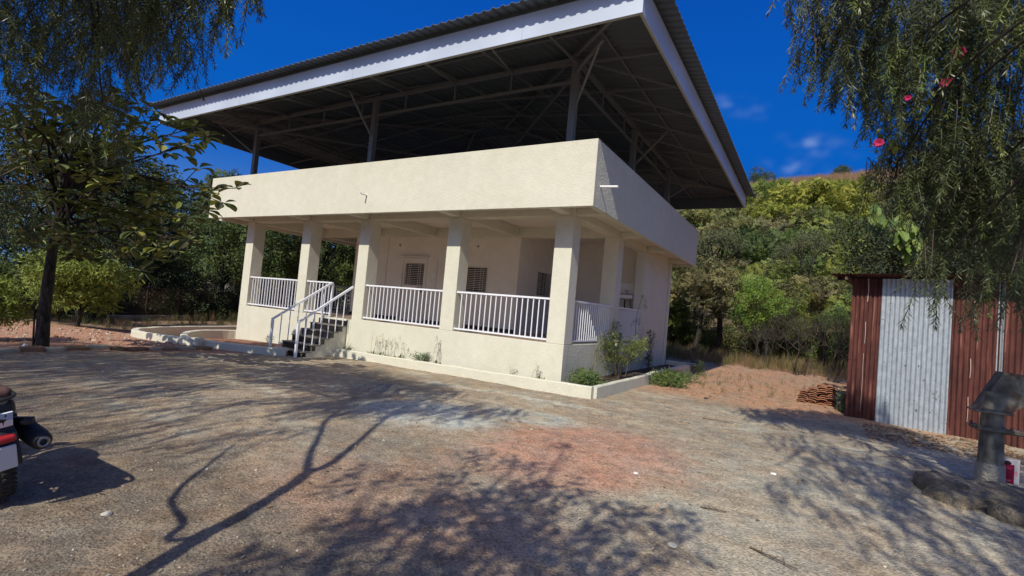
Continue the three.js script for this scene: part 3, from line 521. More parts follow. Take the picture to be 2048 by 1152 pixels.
// ---------------------------------------------------------------- hand pump, platform, packet
{
  const P = root('hand_pump', 'rusty grey hand pump with slanted lid on a square pillar', 'hand pump'); P.position.set(1.92, 0.04, -8.33); P.rotation.y = 0.08;
  MAT.pump = std({ color: C3(0.30, 0.285, 0.235), map: texture(256, (u, v) => { const a = pf(u, v, 6, 3, 5), s = smooth(0.05, 0.4, pf(u, v, 4, 8, 4)); const k = 0.72 + 0.35 * a; return [lerp(k, 0.7, s * 0.5), lerp(k, 0.48, s * 0.5), lerp(k, 0.36, s * 0.5)]; }, true, [1.5, 1.5]), roughness: 0.72, metalness: 0.2 });
  const body = new THREE.CylinderGeometry(0.108, 0.125, 0.84, 24); body.translate(0, 0.42, 0); mesh('pedestal', worldUV(body), MAT.pump, P);
  const cuff = new THREE.CylinderGeometry(0.134, 0.142, 0.26, 24); cuff.translate(0, 0.1, 0); mesh('concrete_collar', worldUV(cuff), MAT.stain, P);
  mesh('flange', boxGeo(-0.18, 0.16, 0.62, 0.665, -0.15, 0.15, 0.01), MAT.pump, P);
  mesh('flange', boxGeo(-0.20, 0.15, 0.835, 0.86, -0.16, 0.16, 0.008), MAT.pump, P);
  const s = new THREE.Shape([[-0.17, 0], [0.13, 0], [0.42, 0.27], [0.42, 0.45], [0.05, 0.47]].map(([x, y]) => new THREE.Vector2(x, y)));
  const h = new THREE.ExtrudeGeometry(s, { depth: 0.22, bevelEnabled: true, bevelSize: 0.006, bevelThickness: 0.006, bevelSegments: 1 }); h.translate(0, 0.862, -0.11); mesh('pump_head', worldUV(h), MAT.pump, P);
  mesh('head_plate', boxGeo(-0.12, 0.12, 0.88, 1.09, 0.1175, 0.124, 0.003), MAT.pump, P);
  mesh('spout', tubeGeo([V(0.1, 0.63, 0.02), V(0.3, 0.63, 0.05), V(0.42, 0.6, 0.06), V(0.46, 0.5, 0.06)], 0.035, 0.032, 4, 10), MAT.pump, P);
  mesh('pump_handle', tubeGeo([V(0.26, 1.22, 0), V(0.7, 1.12, 0), V(1.25, 0.8, 0)], 0.022, 0.02, 4, 8), MAT.pump, P);
  for (const [x, z] of [[-0.16, 0.12], [-0.16, -0.12], [0.14, 0.12]]) { const g = new THREE.CylinderGeometry(0.014, 0.014, 0.05, 6); g.translate(x, 0.67, z); mesh('bolt', worldUV(g), MAT.pump, P); }
}
{
  const r = rng(63), pf_ = root('pump_platform', 'rough broken stone and concrete mound in front of the hand pump', 'platform'); pf_.position.set(2.15, -0.06, -7.42);
  const rock = (sx, sy, sz, seed, n) => { const g = mergeVertices(new THREE.IcosahedronGeometry(1, n).deleteAttribute('normal').deleteAttribute('uv')), p = g.attributes.position; for (let i = 0; i < p.count; i++) { const x = p.getX(i), y = p.getY(i), z = p.getZ(i), k = 1 + 0.34 * fbm(x * 1.5 + seed, y * 1.5, z * 1.5, 3) + 0.1 * fbm(x * 6, y * 6 + seed, z * 6, 2); p.setXYZ(i, x * k * sx, Math.max(-0.5, Math.min(y * k, 0.62 + 0.2 * fbm(x * 3, seed, z * 3, 2))) * sy, z * k * sz); } g.computeVertexNormals(); return worldUV(g); };
  const ms = [[0.26, 0.23, 0.18], [0.20, 0.17, 0.13], [0.32, 0.28, 0.22]].map((c) => std({ color: C3(...c), map: grimeTone, bumpMap: plasterBump, bumpScale: 0.03, roughness: 0.97 }));
  mesh('mound', rock(0.92, 0.30, 0.78, 4, 5), ms[0], pf_);
  for (let k = 0; k < 12; k++) { const a = 2.7 + 2.4 * r(), d = 0.62 + 0.22 * r(), q = 0.12 + 0.13 * r(), m = mesh('stone', rock(q * 1.3, q, q, k * 3.1, 3), ms[k % 3], pf_); m.position.set(Math.cos(a) * d * 1.05, 0.03 + 0.03 * r(), -Math.sin(a) * d * 0.9); m.rotation.y = r() * 6; }
}
{
  const cv = document.createElement('canvas'); cv.width = 128; cv.height = 256; const c = cv.getContext('2d');
  c.fillStyle = '#d8d4d2'; c.fillRect(0, 0, 128, 256); c.fillStyle = '#a3123a'; c.fillRect(0, 52, 88, 204); c.fillStyle = '#3a1420'; c.beginPath(); c.ellipse(34, 40, 30, 22, 0, 0, 7); c.fill(); c.fillStyle = '#c63b58'; c.fillRect(14, 84, 52, 20); c.fillStyle = '#e9a0ac'; c.beginPath(); c.ellipse(104, 140, 14, 30, 0, 0, 7); c.fill(); c.fillStyle = '#d97d8c'; c.fillRect(10, 216, 54, 12); c.fillRect(10, 234, 40, 8);
  const t = new THREE.CanvasTexture(cv); t.colorSpace = THREE.SRGBColorSpace;
  const k = root('packet', 'crumpled red and white packet standing behind the hand pump', 'packet'); k.position.set(2.13, 0.05, -8.43); k.rotation.y = -0.15;
  const g = new RoundedBoxGeometry(0.15, 0.29, 0.05, 4, 0.012), p = g.attributes.position; for (let i = 0; i < p.count; i++) p.setZ(i, p.getZ(i) * (1 - Math.abs(p.getY(i)) * 2.2) + 0.008 * noise(p.getX(i) * 20, p.getY(i) * 14, 2)); g.computeVertexNormals(); g.translate(0, 0.145, 0);
  mesh('pouch', g, std({ map: t, roughness: 0.35 }), k); mesh('seal_strip', boxGeo(-0.075, 0.075, 0.283, 0.3, -0.003, 0.003), std({ color: C3(0.7, 0.68, 0.68), roughness: 0.4 }), k);
}

// ---------------------------------------------------------------- motorcycle at the left edge
{
  const b = root('motorcycle', 'white tailed motorcycle parked with its rear towards the camera', 'motorcycle'); b.position.set(-4.70, 0.005, -1.26); b.rotation.set(0.20, Math.PI + 0.02, 0); b.scale.setScalar(0.93);
  const blk = std({ color: C3(0.018, 0.018, 0.019), roughness: 0.55 }), rub = std({ color: C3(0.03, 0.028, 0.026), roughness: 0.9 }), wht = std({ color: C3(0.62, 0.63, 0.64), roughness: 0.35 }), red = std({ color: C3(0.35, 0.02, 0.025), roughness: 0.2 }), chr = std({ color: C3(0.3, 0.3, 0.32), roughness: 0.3, metalness: 0.9 });
  function wheel(name, x, R) {
    const w = sub(name, b), t = new THREE.TorusGeometry(R - 0.055, 0.055, 14, 48); t.scale(1, 1, 1.25); t.translate(x, R, 0); mesh('tyre', worldUV(t), rub, w);
    const bl = []; for (let k = 0; k < 44; k++) for (const s of [-1, 0, 1]) { const a = (k + (s ? 0.5 : 0)) / 44 * Math.PI * 2, g = boxGeo(-0.011, 0.011, -0.006, 0.008, -0.016, 0.016, 0.003); g.translate(0, R - (s ? 0.012 : 0), 0); if (s) { g.translate(0, 0, s * 0.048); } g.rotateZ(a); g.translate(x, R, 0); bl.push(g); }
    const tr = mesh('tread', merge(bl), rub, w); tr.userData.kind = 'stuff';
    const rim = new THREE.TorusGeometry(R - 0.115, 0.014, 8, 40); rim.scale(1, 1, 1.8); rim.translate(x, R, 0); mesh('rim', worldUV(rim), chr, w);
    for (let k = 0; k < 10; k++) { const a = k / 10 * Math.PI * 2; mesh('spoke', barGeo(V(x + Math.cos(a) * 0.04, R + Math.sin(a) * 0.04, 0.02 * (k % 2 ? 1 : -1)), V(x + Math.cos(a) * (R - 0.115), R + Math.sin(a) * (R - 0.115), 0), 0.012), blk, w); }
    const hub = new THREE.CylinderGeometry(0.055, 0.055, 0.14, 16); hub.rotateX(Math.PI / 2); hub.translate(x, R, 0); mesh('hub', worldUV(hub), blk, w);
  }
  wheel('rear_wheel', 0, 0.30); wheel('front_wheel', 1.28, 0.30);
  const blade = (pts, w, t) => { const c = new THREE.CatmullRomCurve3(pts.map(([x, y]) => V(x, y, 0))).getPoints(20), s = new THREE.Shape([...c.map((q) => new THREE.Vector2(q.x, q.y)), ...c.reverse().map((q) => new THREE.Vector2(q.x - t * 0.7, q.y + t))]); const g = new THREE.ExtrudeGeometry(s, { depth: w, bevelEnabled: true, bevelSize: 0.006, bevelThickness: 0.01, bevelSegments: 2 }); g.translate(0, 0, -w / 2); return worldUV(g); };
  mesh('rear_fender', blade([[-0.36, 0.33], [-0.355, 0.42], [-0.32, 0.52], [-0.2, 0.63], [0.05, 0.68]], 0.14, 0.02), blk, b);
  mesh('number_plate_guard', (() => { const g = new RoundedBoxGeometry(0.02, 0.17, 0.105, 4, 0.01); g.rotateZ(0.12); g.translate(-0.385, 0.405, 0.0); return worldUV(g); })(), wht, b);
  mesh('tail_light', (() => { const g = new RoundedBoxGeometry(0.08, 0.05, 0.12, 4, 0.02); g.translate(-0.375, 0.535, 0); return worldUV(g); })(), red, b);
  const cv = document.createElement('canvas'); cv.width = 128; cv.height = 64; const c = cv.getContext('2d'); c.fillStyle = '#9db6d8'; c.fillRect(0, 0, 128, 64); c.fillStyle = '#dfe6ea'; c.fillRect(0, 36, 128, 28); c.fillStyle = '#15181c'; c.beginPath(); c.moveTo(10, 30); c.lineTo(50, 20); c.lineTo(96, 30); c.lineTo(80, 40); c.lineTo(76, 58); c.lineTo(70, 40); c.lineTo(30, 38); c.fill(); c.beginPath(); c.arc(88, 12, 6, 0, 7); c.fill();
  const ct = new THREE.CanvasTexture(cv); ct.colorSpace = THREE.SRGBColorSpace;
  { const g = new THREE.BoxGeometry(0.012, 0.11, 0.12, 1, 1, 1); g.rotateZ(0.35); g.translate(-0.37, 0.665, 0); mesh('tail_plate', g, std({ map: ct, roughness: 0.4 }), b); }
  mesh('tail_cowl', (() => { const g = new RoundedBoxGeometry(0.5, 0.13, 0.2, 5, 0.05); g.rotateZ(-0.1); g.translate(-0.1, 0.71, 0); return worldUV(g); })(), blk, b);
  mesh('grab_rail', tubeGeo([V(0.1, 0.80, 0.11), V(-0.3, 0.80, 0.1), V(-0.36, 0.80, 0), V(-0.3, 0.80, -0.1), V(0.1, 0.80, -0.11)], 0.013), blk, b);
  mesh('seat', (() => { const g = new RoundedBoxGeometry(0.78, 0.1, 0.25, 5, 0.045); g.translate(0.16, 0.80, 0); return worldUV(g); })(), std({ color: C3(0.09, 0.045, 0.035), roughness: 0.75 }), b);
  mesh('fuel_tank', (() => { const g = new THREE.SphereGeometry(0.2, 24, 16); g.scale(1.35, 0.75, 0.75); g.translate(0.68, 0.83, 0); return worldUV(g); })(), wht, b);
  mesh('engine', (() => { const l = [boxGeo(0.38, 0.82, 0.22, 0.5, -0.13, 0.13, 0.04)]; for (let k = 0; k < 7; k++) l.push(boxGeo(0.58, 0.8, 0.5 + k * 0.026, 0.515 + k * 0.026, -0.1, 0.1, 0.004)); return merge(l); })(), blk, b);
  mesh('swing_arm', merge([barGeo(V(0, 0.3, 0.09), V(0.45, 0.36, 0.09), 0.04), barGeo(V(0, 0.3, -0.09), V(0.45, 0.36, -0.09), 0.04)]), blk, b);
  for (const s of [-1, 1]) { mesh('shock_absorber', tubeGeo([V(0.02, 0.34, s * 0.12), V(0.1, 0.68, s * 0.12)], 0.026, 0.026, 4, 8), blk, b); mesh('turn_signal', (() => { const g = new THREE.SphereGeometry(0.026, 12, 8); g.scale(1, 1, 1.6); g.translate(-0.31, 0.60, s * 0.145); return worldUV(g); })(), s > 0 ? blk : std({ color: C3(0.45, 0.13, 0.02), roughness: 0.3 }), b); mesh('fork_leg', tubeGeo([V(1.28, 0.3, s * 0.09), V(1.02, 0.95, s * 0.09)], 0.024, 0.024, 4, 8), chr, b); }
  // silencer on the side away from the camera
  const mz = 0.21; mesh('silencer', (() => { const pr = [[0, 0], [0.045, 0], [0.062, 0.02], [0.07, 0.09], [0.068, 0.36], [0.04, 0.46], [0.022, 0.5]].map(([x, y]) => new THREE.Vector2(x, y)); const g = new THREE.LatheGeometry(pr, 24); g.rotateZ(-Math.PI / 2 + 0.12); g.translate(-0.33, 0.425, mz); return worldUV(g); })(), blk, b);
  mesh('silencer_tip', (() => { const g = new THREE.TorusGeometry(0.03, 0.01, 8, 20); g.rotateY(Math.PI / 2); g.translate(-0.335, 0.425, mz); return worldUV(g); })(), chr, b);
  mesh('exhaust_pipe', tubeGeo([V(0.12, 0.38, mz), V(0.4, 0.28, 0.17), V(0.85, 0.3, 0.1), V(0.9, 0.5, 0.05)], 0.022), blk, b);
  mesh('foot_peg_bracket', merge([barGeo(V(-0.22, 0.575, 0.2), V(0.3, 0.5, 0.13), 0.03, 0.04), barGeo(V(0.3, 0.5, 0.1), V(0.3, 0.5, 0.25), 0.03)]), blk, b);
  mesh('handlebar', tubeGeo([V(0.96, 1.03, 0.20), V(0.98, 1.02, 0.14), V(1.0, 1.0, 0), V(0.98, 1.02, -0.18), V(0.86, 1.04, -0.36)], 0.014), blk, b);
  mesh('head_light', (() => { const g = new THREE.SphereGeometry(0.1, 16, 12); g.scale(0.7, 1, 1); g.translate(1.12, 0.86, 0); return worldUV(g); })(), blk, b);
  mesh('front_fender', blade([[0.98, 0.55], [1.1, 0.63], [1.28, 0.66], [1.5, 0.58]], 0.12, 0.015), wht, b);
  for (const s of [-1, 1]) mesh('shadow_fill_cover', boxGeo(0.12, 0.62, 0.40, 0.72, s * 0.12 - 0.02, s * 0.12 + 0.02, 0.018), blk, b);  // unseen panels added to close gaps in the cast shadow
  mesh('shadow_fill_plate', boxGeo(-0.24, 0.26, 0.16, 0.56, -0.155, -0.14, 0.006), blk, b);  // unseen plate added so the rear wheel casts a solid shadow
  mesh('frame', merge([barGeo(V(0.0, 0.68, 0.08), V(0.95, 0.92, 0.03), 0.035), barGeo(V(0, 0.68, -0.08), V(0.95, 0.92, -0.03), 0.035), barGeo(V(0.95, 0.92, 0), V(0.8, 0.3, 0), 0.04), barGeo(V(0.45, 0.36, 0), V(0.3, 0.72, 0), 0.05)]), blk, b);
}

// ---------------------------------------------------------------- foliage kit
function leafTris(P, o, dir, up, len, wid, fold, curl, shape = 0.42) {   // one leaf: six triangles folded along the rib, tip bent down
  const s = new THREE.Vector3().crossVectors(dir, up).normalize(), n = new THREE.Vector3().crossVectors(s, dir).normalize();
  const p = (t, w, h) => o.clone().addScaledVector(dir, len * t).addScaledVector(s, w * wid).addScaledVector(n, h * wid - curl * len * t * t);
  const b = p(0, 0, 0), m1 = p(shape, 0, 0), m2 = p(0.75, 0, 0), t = p(1, 0, 0), l1 = p(shape, -0.5, fold), r1 = p(shape, 0.5, fold), l2 = p(0.78, -0.36, fold * 0.8), r2 = p(0.78, 0.36, fold * 0.8);
  for (const [A, B_, D] of [[b, m1, l1], [b, r1, m1], [l1, m1, l2], [m1, m2, l2], [m1, r1, m2], [r1, r2, m2], [l2, m2, t], [m2, r2, t]]) P.push(A.x, A.y, A.z, B_.x, B_.y, B_.z, D.x, D.y, D.z);
}
function thinTris(P, o, dir, up, len, wid) { const s = new THREE.Vector3().crossVectors(dir, up).normalize().multiplyScalar(wid / 2), m = o.clone().addScaledVector(dir, len * 0.45), t = o.clone().addScaledVector(dir, len); const a = m.clone().add(s), b = m.clone().sub(s); P.push(o.x, o.y, o.z, a.x, a.y, a.z, b.x, b.y, b.z, a.x, a.y, a.z, t.x, t.y, t.z, b.x, b.y, b.z); }
function triGeo(P) { const g = new THREE.BufferGeometry(); g.setAttribute('position', new THREE.BufferAttribute(new Float32Array(P), 3)); g.computeVertexNormals(); const uv = new Float32Array(P.length / 3 * 2); g.setAttribute('uv', new THREE.BufferAttribute(uv, 2)); return g; }
function rdir(r, upBias = 0) { const a = r() * 6.283, y = r() * 2 - 1; const q = Math.sqrt(1 - y * y); return V(q * Math.cos(a), y + upBias, q * Math.sin(a)).normalize(); }
function sprig(seed, n, len, wid, spread, droop = 0.15) {                  // a loose spray of leaves about half a metre over, centred at 0
  const r = rng(seed), P = [];
  for (let k = 0; k < n; k++) { const d = rdir(r, 0.1), o = rdir(r).multiplyScalar(spread * Math.cbrt(r())); d.addScaledVector(o, 0.8 / spread).normalize(); d.y -= droop; d.normalize(); leafTris(P, o, d, V(0.3 * (r() - 0.5), 1, 0.3 * (r() - 0.5)), len * (0.7 + 0.6 * r()), wid * (0.8 + 0.4 * r()), 0.12, 0.18); }
  return triGeo(P);
}
function feather(seed, n, spread) {                                        // fine compound leaves: sprays of small leaflets in flat fans
  const r = rng(seed), P = [];
  for (let k = 0; k < n; k++) { const o = rdir(r).multiplyScalar(spread * Math.cbrt(r())), d = rdir(r, 0.25), L = 0.34; for (let i = 1; i <= 8; i++) for (const s of [-1, 1]) { const b = o.clone().addScaledVector(d, L * i / 8), side = new THREE.Vector3().crossVectors(d, UP).normalize().multiplyScalar(s).addScaledVector(d, 0.5).normalize(); thinTris(P, b, side, UP, 0.13, 0.05); } }
  return triGeo(P);
}
function strand(seed, L, n) {                                              // a hanging shoot with narrow willow-like leaves
  const r = rng(seed), P = [], st = []; const bx = (r() - 0.5) * 0.35, bz = (r() - 0.5) * 0.35, pt = (t) => V(bx * L * t * t, -L * t, bz * L * t * t);
  for (let k = 0; k < n; k++) { const t = 0.04 + 0.96 * k / (n - 1), a = k * 2.4, dn = lerp(0.35, 1.3, t) + 0.4 * (r() - 0.5); const d = V(Math.cos(a), -dn, Math.sin(a)).normalize(); thinTris(P, pt(t), d, V(r() - 0.5, 0.4, r() - 0.5).normalize(), 0.06 + 0.03 * r(), 0.0095); }
  for (let k = 0; k < 5; k++) { const d = V((r() - 0.5) * 0.8, -1, (r() - 0.5) * 0.8).normalize(); thinTris(P, pt(1), d, V(1, 0, r()).normalize(), 0.07, 0.009); }
  for (let i = 0; i < 4; i++) { const a = pt(i / 4), b = pt((i + 1) / 4), w = 0.0035; for (const q of [V(w, 0, 0), V(0, 0, w)]) { const A = a.clone().add(q), A2 = a.clone().sub(q), B1 = b.clone().add(q), B2 = b.clone().sub(q); P.push(A.x, A.y, A.z, A2.x, A2.y, A2.z, B1.x, B1.y, B1.z, A2.x, A2.y, A2.z, B2.x, B2.y, B2.z, B1.x, B1.y, B1.z); } }
  return triGeo(P);
}
const _o = new THREE.Object3D();
function scatter(name, geos, mat, items, parent, kind) {                   // items: [position, scale, colour, euler?]
  geos.forEach((g, gi) => {
    const its = items.filter((_, i) => i % geos.length === gi); if (!its.length) return;
    const im = new THREE.InstancedMesh(g, mat, its.length); im.name = parent ? name : numbered(name); im.castShadow = im.receiveShadow = true;
    its.forEach(([p, s, c, e], i) => { _o.position.copy(p); _o.rotation.set(e[0], e[1], e[2]); if (s.isVector3) _o.scale.copy(s); else _o.scale.setScalar(s); _o.updateMatrix(); im.setMatrixAt(i, _o.matrix); im.setColorAt(i, c); });
    (parent || scene).add(im); if (kind) im.userData.kind = kind;
  });
}
const LEAFB = leafMat(1, 1, 1, 0.15, 0.42), LEAF = leafMat(1, 1, 1, 0.3, 0.8), LEAFG = leafMat(1, 1, 1, 0.25, 0.5);
const SPR = [1, 2, 3].map((s) => sprig(s, 26, 0.16, 0.075, 0.30)), FEA = [5, 6, 7].map((s) => feather(s, 11, 0.32)), LANCE = [8, 9].map((s) => sprig(s, 22, 0.22, 0.05, 0.26, 0.35)), FINE = [11, 12].map((s) => sprig(s, 40, 0.085, 0.045, 0.30));
const tint = (r, c, v = 0.35) => { const k = 1 - v / 2 + v * r(), h = (r() - 0.5) * 0.22; return C3(c[0] * k * (1 + h), c[1] * k, c[2] * k * (1 - h)); };
// crown of clumps: each clump a ball of sprays, thicker on its outside
function clumpItems(r, clumps, per, size, col, v) {
  const out = [];
  for (const [c, rad, mul = 1, cc] of clumps) { const n = Math.round(per * mul * rad * rad); for (let i = 0; i < n; i++) { const d = rdir(r, 0.15), q = rad * (0.5 + 0.55 * Math.sqrt(r())); out.push([V(c.x + d.x * q, c.y + d.y * q * 0.8, c.z + d.z * q), size * (0.7 + 0.6 * r()), tint(r, cc || col, v), [r() * 6.28, r() * 6.28, r() * 6.28]]); } }
  return out;
}
function limbs(base, top, clumps, r0, r, mat = MAT.bark) {                 // trunk and a bent limb to every clump
  const l = [], mid = base.clone().lerp(top, 0.5).add(V((r() - 0.5) * 0.3, 0, (r() - 0.5) * 0.3)); l.push(tubeGeo([base.clone().add(V(0, -0.15, 0)), mid, top], r0, r0 * 0.68, 5, 9));
  const root_ = base.clone(); l.push(tubeGeo([root_.clone().add(V(0, -0.15, 0)), root_.clone().add(V(0, 0.3, 0))], r0 * 1.5, r0 * 0.97, 3, 9));
  for (const [c, rad] of clumps) { const s = mid.clone().lerp(top, 0.3 + 0.7 * r()), k = s.clone().lerp(c, 0.55).add(V((r() - 0.5) * 0.4, 0.15 * c.distanceTo(s) * (r() - 0.2), (r() - 0.5) * 0.4)); l.push(tubeGeo([s, k, c], r0 * 0.42, r0 * 0.09, 4, 6)); for (let i = 0; i < 2; i++) l.push(tubeGeo([k, c.clone().addScaledVector(rdir(r, 0.2), rad * 0.8)], r0 * 0.2, r0 * 0.05, 3, 5)); }
  return merge(l);
}
function tree({ name = 'tree', label, category = 'tree', group, pos, h, crown, n, clump, per, size, geos = SPR, col, v = 0.4, r0 = 0.14, seed, flat = 0.7, mat, low = 0.45, lean = [0, 0] }) {
  const t = root(name, label, category, group), r = rng(seed); t.position.copy(pos);
  const top = V(lean[0], h * low, lean[1]), cl = [];
  for (let i = 0; i < n; i++) { const d = rdir(r, 0.2), q = crown * (0.35 + 0.6 * Math.sqrt(r())); cl.push([V(top.x + d.x * q, lerp(h * low, h, 0.52) + d.y * q * flat, top.z + d.z * q), clump * (0.65 + 0.6 * r())]); }
  mesh('trunk', limbs(V(0, 0, 0), top, cl, r0, r, mat || MAT.bark), mat || MAT.bark, t);
  if (per) scatter('crown', geos, LEAF, clumpItems(r, cl, per, size, col, v), t, 'stuff');
  return t;
}
const gAt = (x, z, dy = 0) => V(x, groundY(x, z) + dy, z);
function pick(u, v, y = 0) { const d = at(u, v, 1).sub(camera.position), t = (y - camera.position.y) / d.y; return camera.position.clone().addScaledVector(d, t); }
const onHill = (u, depth) => { const p = at(u, 620, depth); return gAt(p.x, p.z); };

// ---------------------------------------------------------------- weeping bottlebrush trees near the camera
const STR = [21, 22, 23, 24].map((s, i) => strand(s, 0.36 + 0.09 * i, 46 + 9 * i));
function weeping(t, r, blobs, dens, col) {                                 // hanging shoots below thin arching twigs
  const items = [], tw = [];
  for (const [c, rad, mul = 1] of blobs) {
    const n = Math.round(dens * mul * rad * rad);
    for (let i = 0; i < n; i++) { const d = rdir(r), q = rad * Math.cbrt(r()); const p = V(c.x + d.x * q, c.y + d.y * q * 0.85 + 0.3, c.z + d.z * q); const lit = r() < 0.22 ? [1.7, 1.75, 1.1] : [1, 1, 1]; items.push([p, 0.75 + 0.5 * r(), tint(r, col.map((v, k) => v * lit[k]), 0.5), [(r() - 0.5) * 0.7, r() * 6.28, (r() - 0.5) * 0.7]]);  // some strands get a brighter colour to look sunlit
      if (i % 7 === 0) tw.push(tubeGeo([V(c.x * 0.5 + p.x * 0.5, c.y + rad * 0.75, c.z * 0.5 + p.z * 0.5), p.clone().add(V(0, 0.25, 0)), p], 0.008, 0.003, 3, 4)); }
  }
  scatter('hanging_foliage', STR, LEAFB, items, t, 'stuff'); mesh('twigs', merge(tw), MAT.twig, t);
}
{
  const t = root('bottlebrush_tree', 'weeping bottlebrush tree hanging in at the upper left corner', 'tree'), r = rng(301), J = (x, y, z) => V(x, y, z);
  const sh = (u, v, z) => { const g = pick(u, v), H = (z - g.z) / 1.05; return V(g.x + 0.14 * H, H, z); };        // a limb whose shadow falls on that spot of the yard
  const a0 = sh(330, 1120, 0.3), a1 = sh(400, 1075, 0.2), a2 = sh(500, 1020, 0.28), a3 = sh(560, 985, 0.2), F = sh(613, 946, 0.15);
  const l = [tubeGeo([J(-2.25, -0.2, 0.6), J(-2.5, 0.7, 0.4), a0, a1, a2, a3, F], 0.068, 0.048, 5, 10), tubeGeo([F, sh(622, 905, 0.2), sh(640, 868, 0.1), sh(656, 838, 0.15), J(-5.6, 5.4, -0.4)], 0.034, 0.022, 6, 8), tubeGeo([F, sh(655, 930, 0.1), sh(690, 903, 0.16), sh(715, 882, 0.1), J(-4.4, 5.3, 0.0)], 0.042, 0.022, 6, 8), tubeGeo([a1, sh(335, 1080, 0.35), sh(365, 1050, 0.3), sh(345, 1000, 0.4), sh(385, 955, 0.35), sh(470, 890, 0.5)], 0.028, 0.012, 6, 7)];
  const blobs = [[at(90, 40, 5.78), 1.18, 1.15], [at(270, 20, 5.32), 0.80, 1.1], [at(395, -50, 5.02), 0.57], [at(470, -55, 4.71), 0.27, 0.8], [at(200, 250, 5.47), 0.32, 0.6], [at(-60, 420, 5.32), 0.53, 0.7],
    [J(-5.2, 5.5, 0.0), 1.1, 0.4], [J(-6.4, 6.0, -0.3), 1.2, 0.35], [J(-8.2, 5.6, 0.5), 1.6, 0.28], [J(-4.3, 5.8, 0.1), 0.6, 0.45], [J(-9.8, 4.6, 1.3), 1.6, 0.35], [J(-11.2, 5.2, 0.8), 1.6, 0.55], [J(-10.3, 4.8, 1.9), 1.5, 0.6], [J(-9.2, 4.9, 0.7), 1.2, 0.55], [J(-12.2, 5.0, 2.0), 1.5, 0.6], [J(-5.0, 5.1, 0.1), 0.6, 1.0], [J(-4.4, 5.1, -0.35), 0.5, 1.0], [J(-3.7, 5.0, -0.95), 0.42, 1.0], [J(-3.25, 5.0, -1.4), 0.3, 0.7], [J(-6.3, 5.4, 3.4), 1.3, 0.22], [J(-7.8, 5.2, 2.6), 1.3, 0.25], [J(-4.6, 5.3, 2.6), 0.9, 0.2], [J(-5.4, 5.5, 1.4), 0.8, 0.3]];
  for (const [c, rad] of blobs) { const s = J(-5.6, 5.4, -0.4); if (c.distanceTo(s) > 0.8) l.push(tubeGeo([s.clone().lerp(J(-4.65, 4.1, 0.1), r() * 0.4), s.clone().lerp(c, 0.35).add(rdir(r).multiplyScalar(0.3)).add(V(0, 0.5, 0)), s.clone().lerp(c, 0.7).add(rdir(r).multiplyScalar(0.3)).add(V(0, 0.5, 0)), c.clone().add(V(0, rad * 0.8, 0))], 0.022, 0.008, 5, 6)); }
  mesh('trunk', merge(l), MAT.bark, t); weeping(t, r, blobs, 310, [0.075, 0.092, 0.036]);
}
{
  const t = root('bottlebrush_tree', 'weeping bottlebrush tree hanging over the shed at the upper right', 'tree'), r = rng(302), J = (x, y, z) => V(x, y, z), s = J(2.5, 4.3, -4.4);
  const l = [tubeGeo([J(3.1, -0.2, -4.2), J(2.95, 1.6, -4.25), J(2.7, 3.0, -4.3), s], 0.17, 0.10, 6, 10)];
  const blobs = [[at(1680, -10, 5.02), 0.55, 1.0], [at(1650, 130, 5.09), 0.32, 0.9], [at(1790, 60, 5.32), 0.68], [at(1760, 190, 5.32), 0.42, 0.9], [at(1900, 120, 5.47), 0.76], [at(1880, 300, 5.62), 0.61, 1.1], [at(2010, 60, 5.32), 0.68], [at(2010, 300, 5.62), 0.76, 1.1], [at(1930, 450, 5.78), 0.47, 1.0], [at(2040, 480, 5.47), 0.57, 1.0], [at(1860, 570, 5.62), 0.17, 1.0], [at(2000, 590, 5.02), 0.27, 0.9], [at(1780, 390, 5.78), 0.32, 0.7],
    [J(2.2, 4.6, -2.6), 1.2, 0.5], [J(3.2, 5.2, -3.8), 1.4, 0.5], [J(1.4, 5.4, -2.0), 0.8, 0.45], [J(2.9, 3.6, -1.8), 1.0, 0.5], [J(1.0, 4.6, -1.2), 0.75, 0.3], [J(1.9, 4.4, -0.7), 0.9, 0.35], [J(0.7, 4.8, -3.4), 0.6, 0.3]];
  for (const [c, rad] of blobs) l.push(tubeGeo([s.clone().add(V(0, 0.6 * r(), 0)), s.clone().lerp(c, 0.3).add(rdir(r).multiplyScalar(0.25)).add(V(0, 0.5, 0)), s.clone().lerp(c, 0.65).add(rdir(r).multiplyScalar(0.25)).add(V(0, 0.55, 0)), c.clone().add(V(0, rad * 0.8, 0))], 0.024, 0.008, 5, 6));
  mesh('trunk', merge(l), MAT.bark, t); weeping(t, r, blobs, 370, [0.08, 0.098, 0.042]);
}
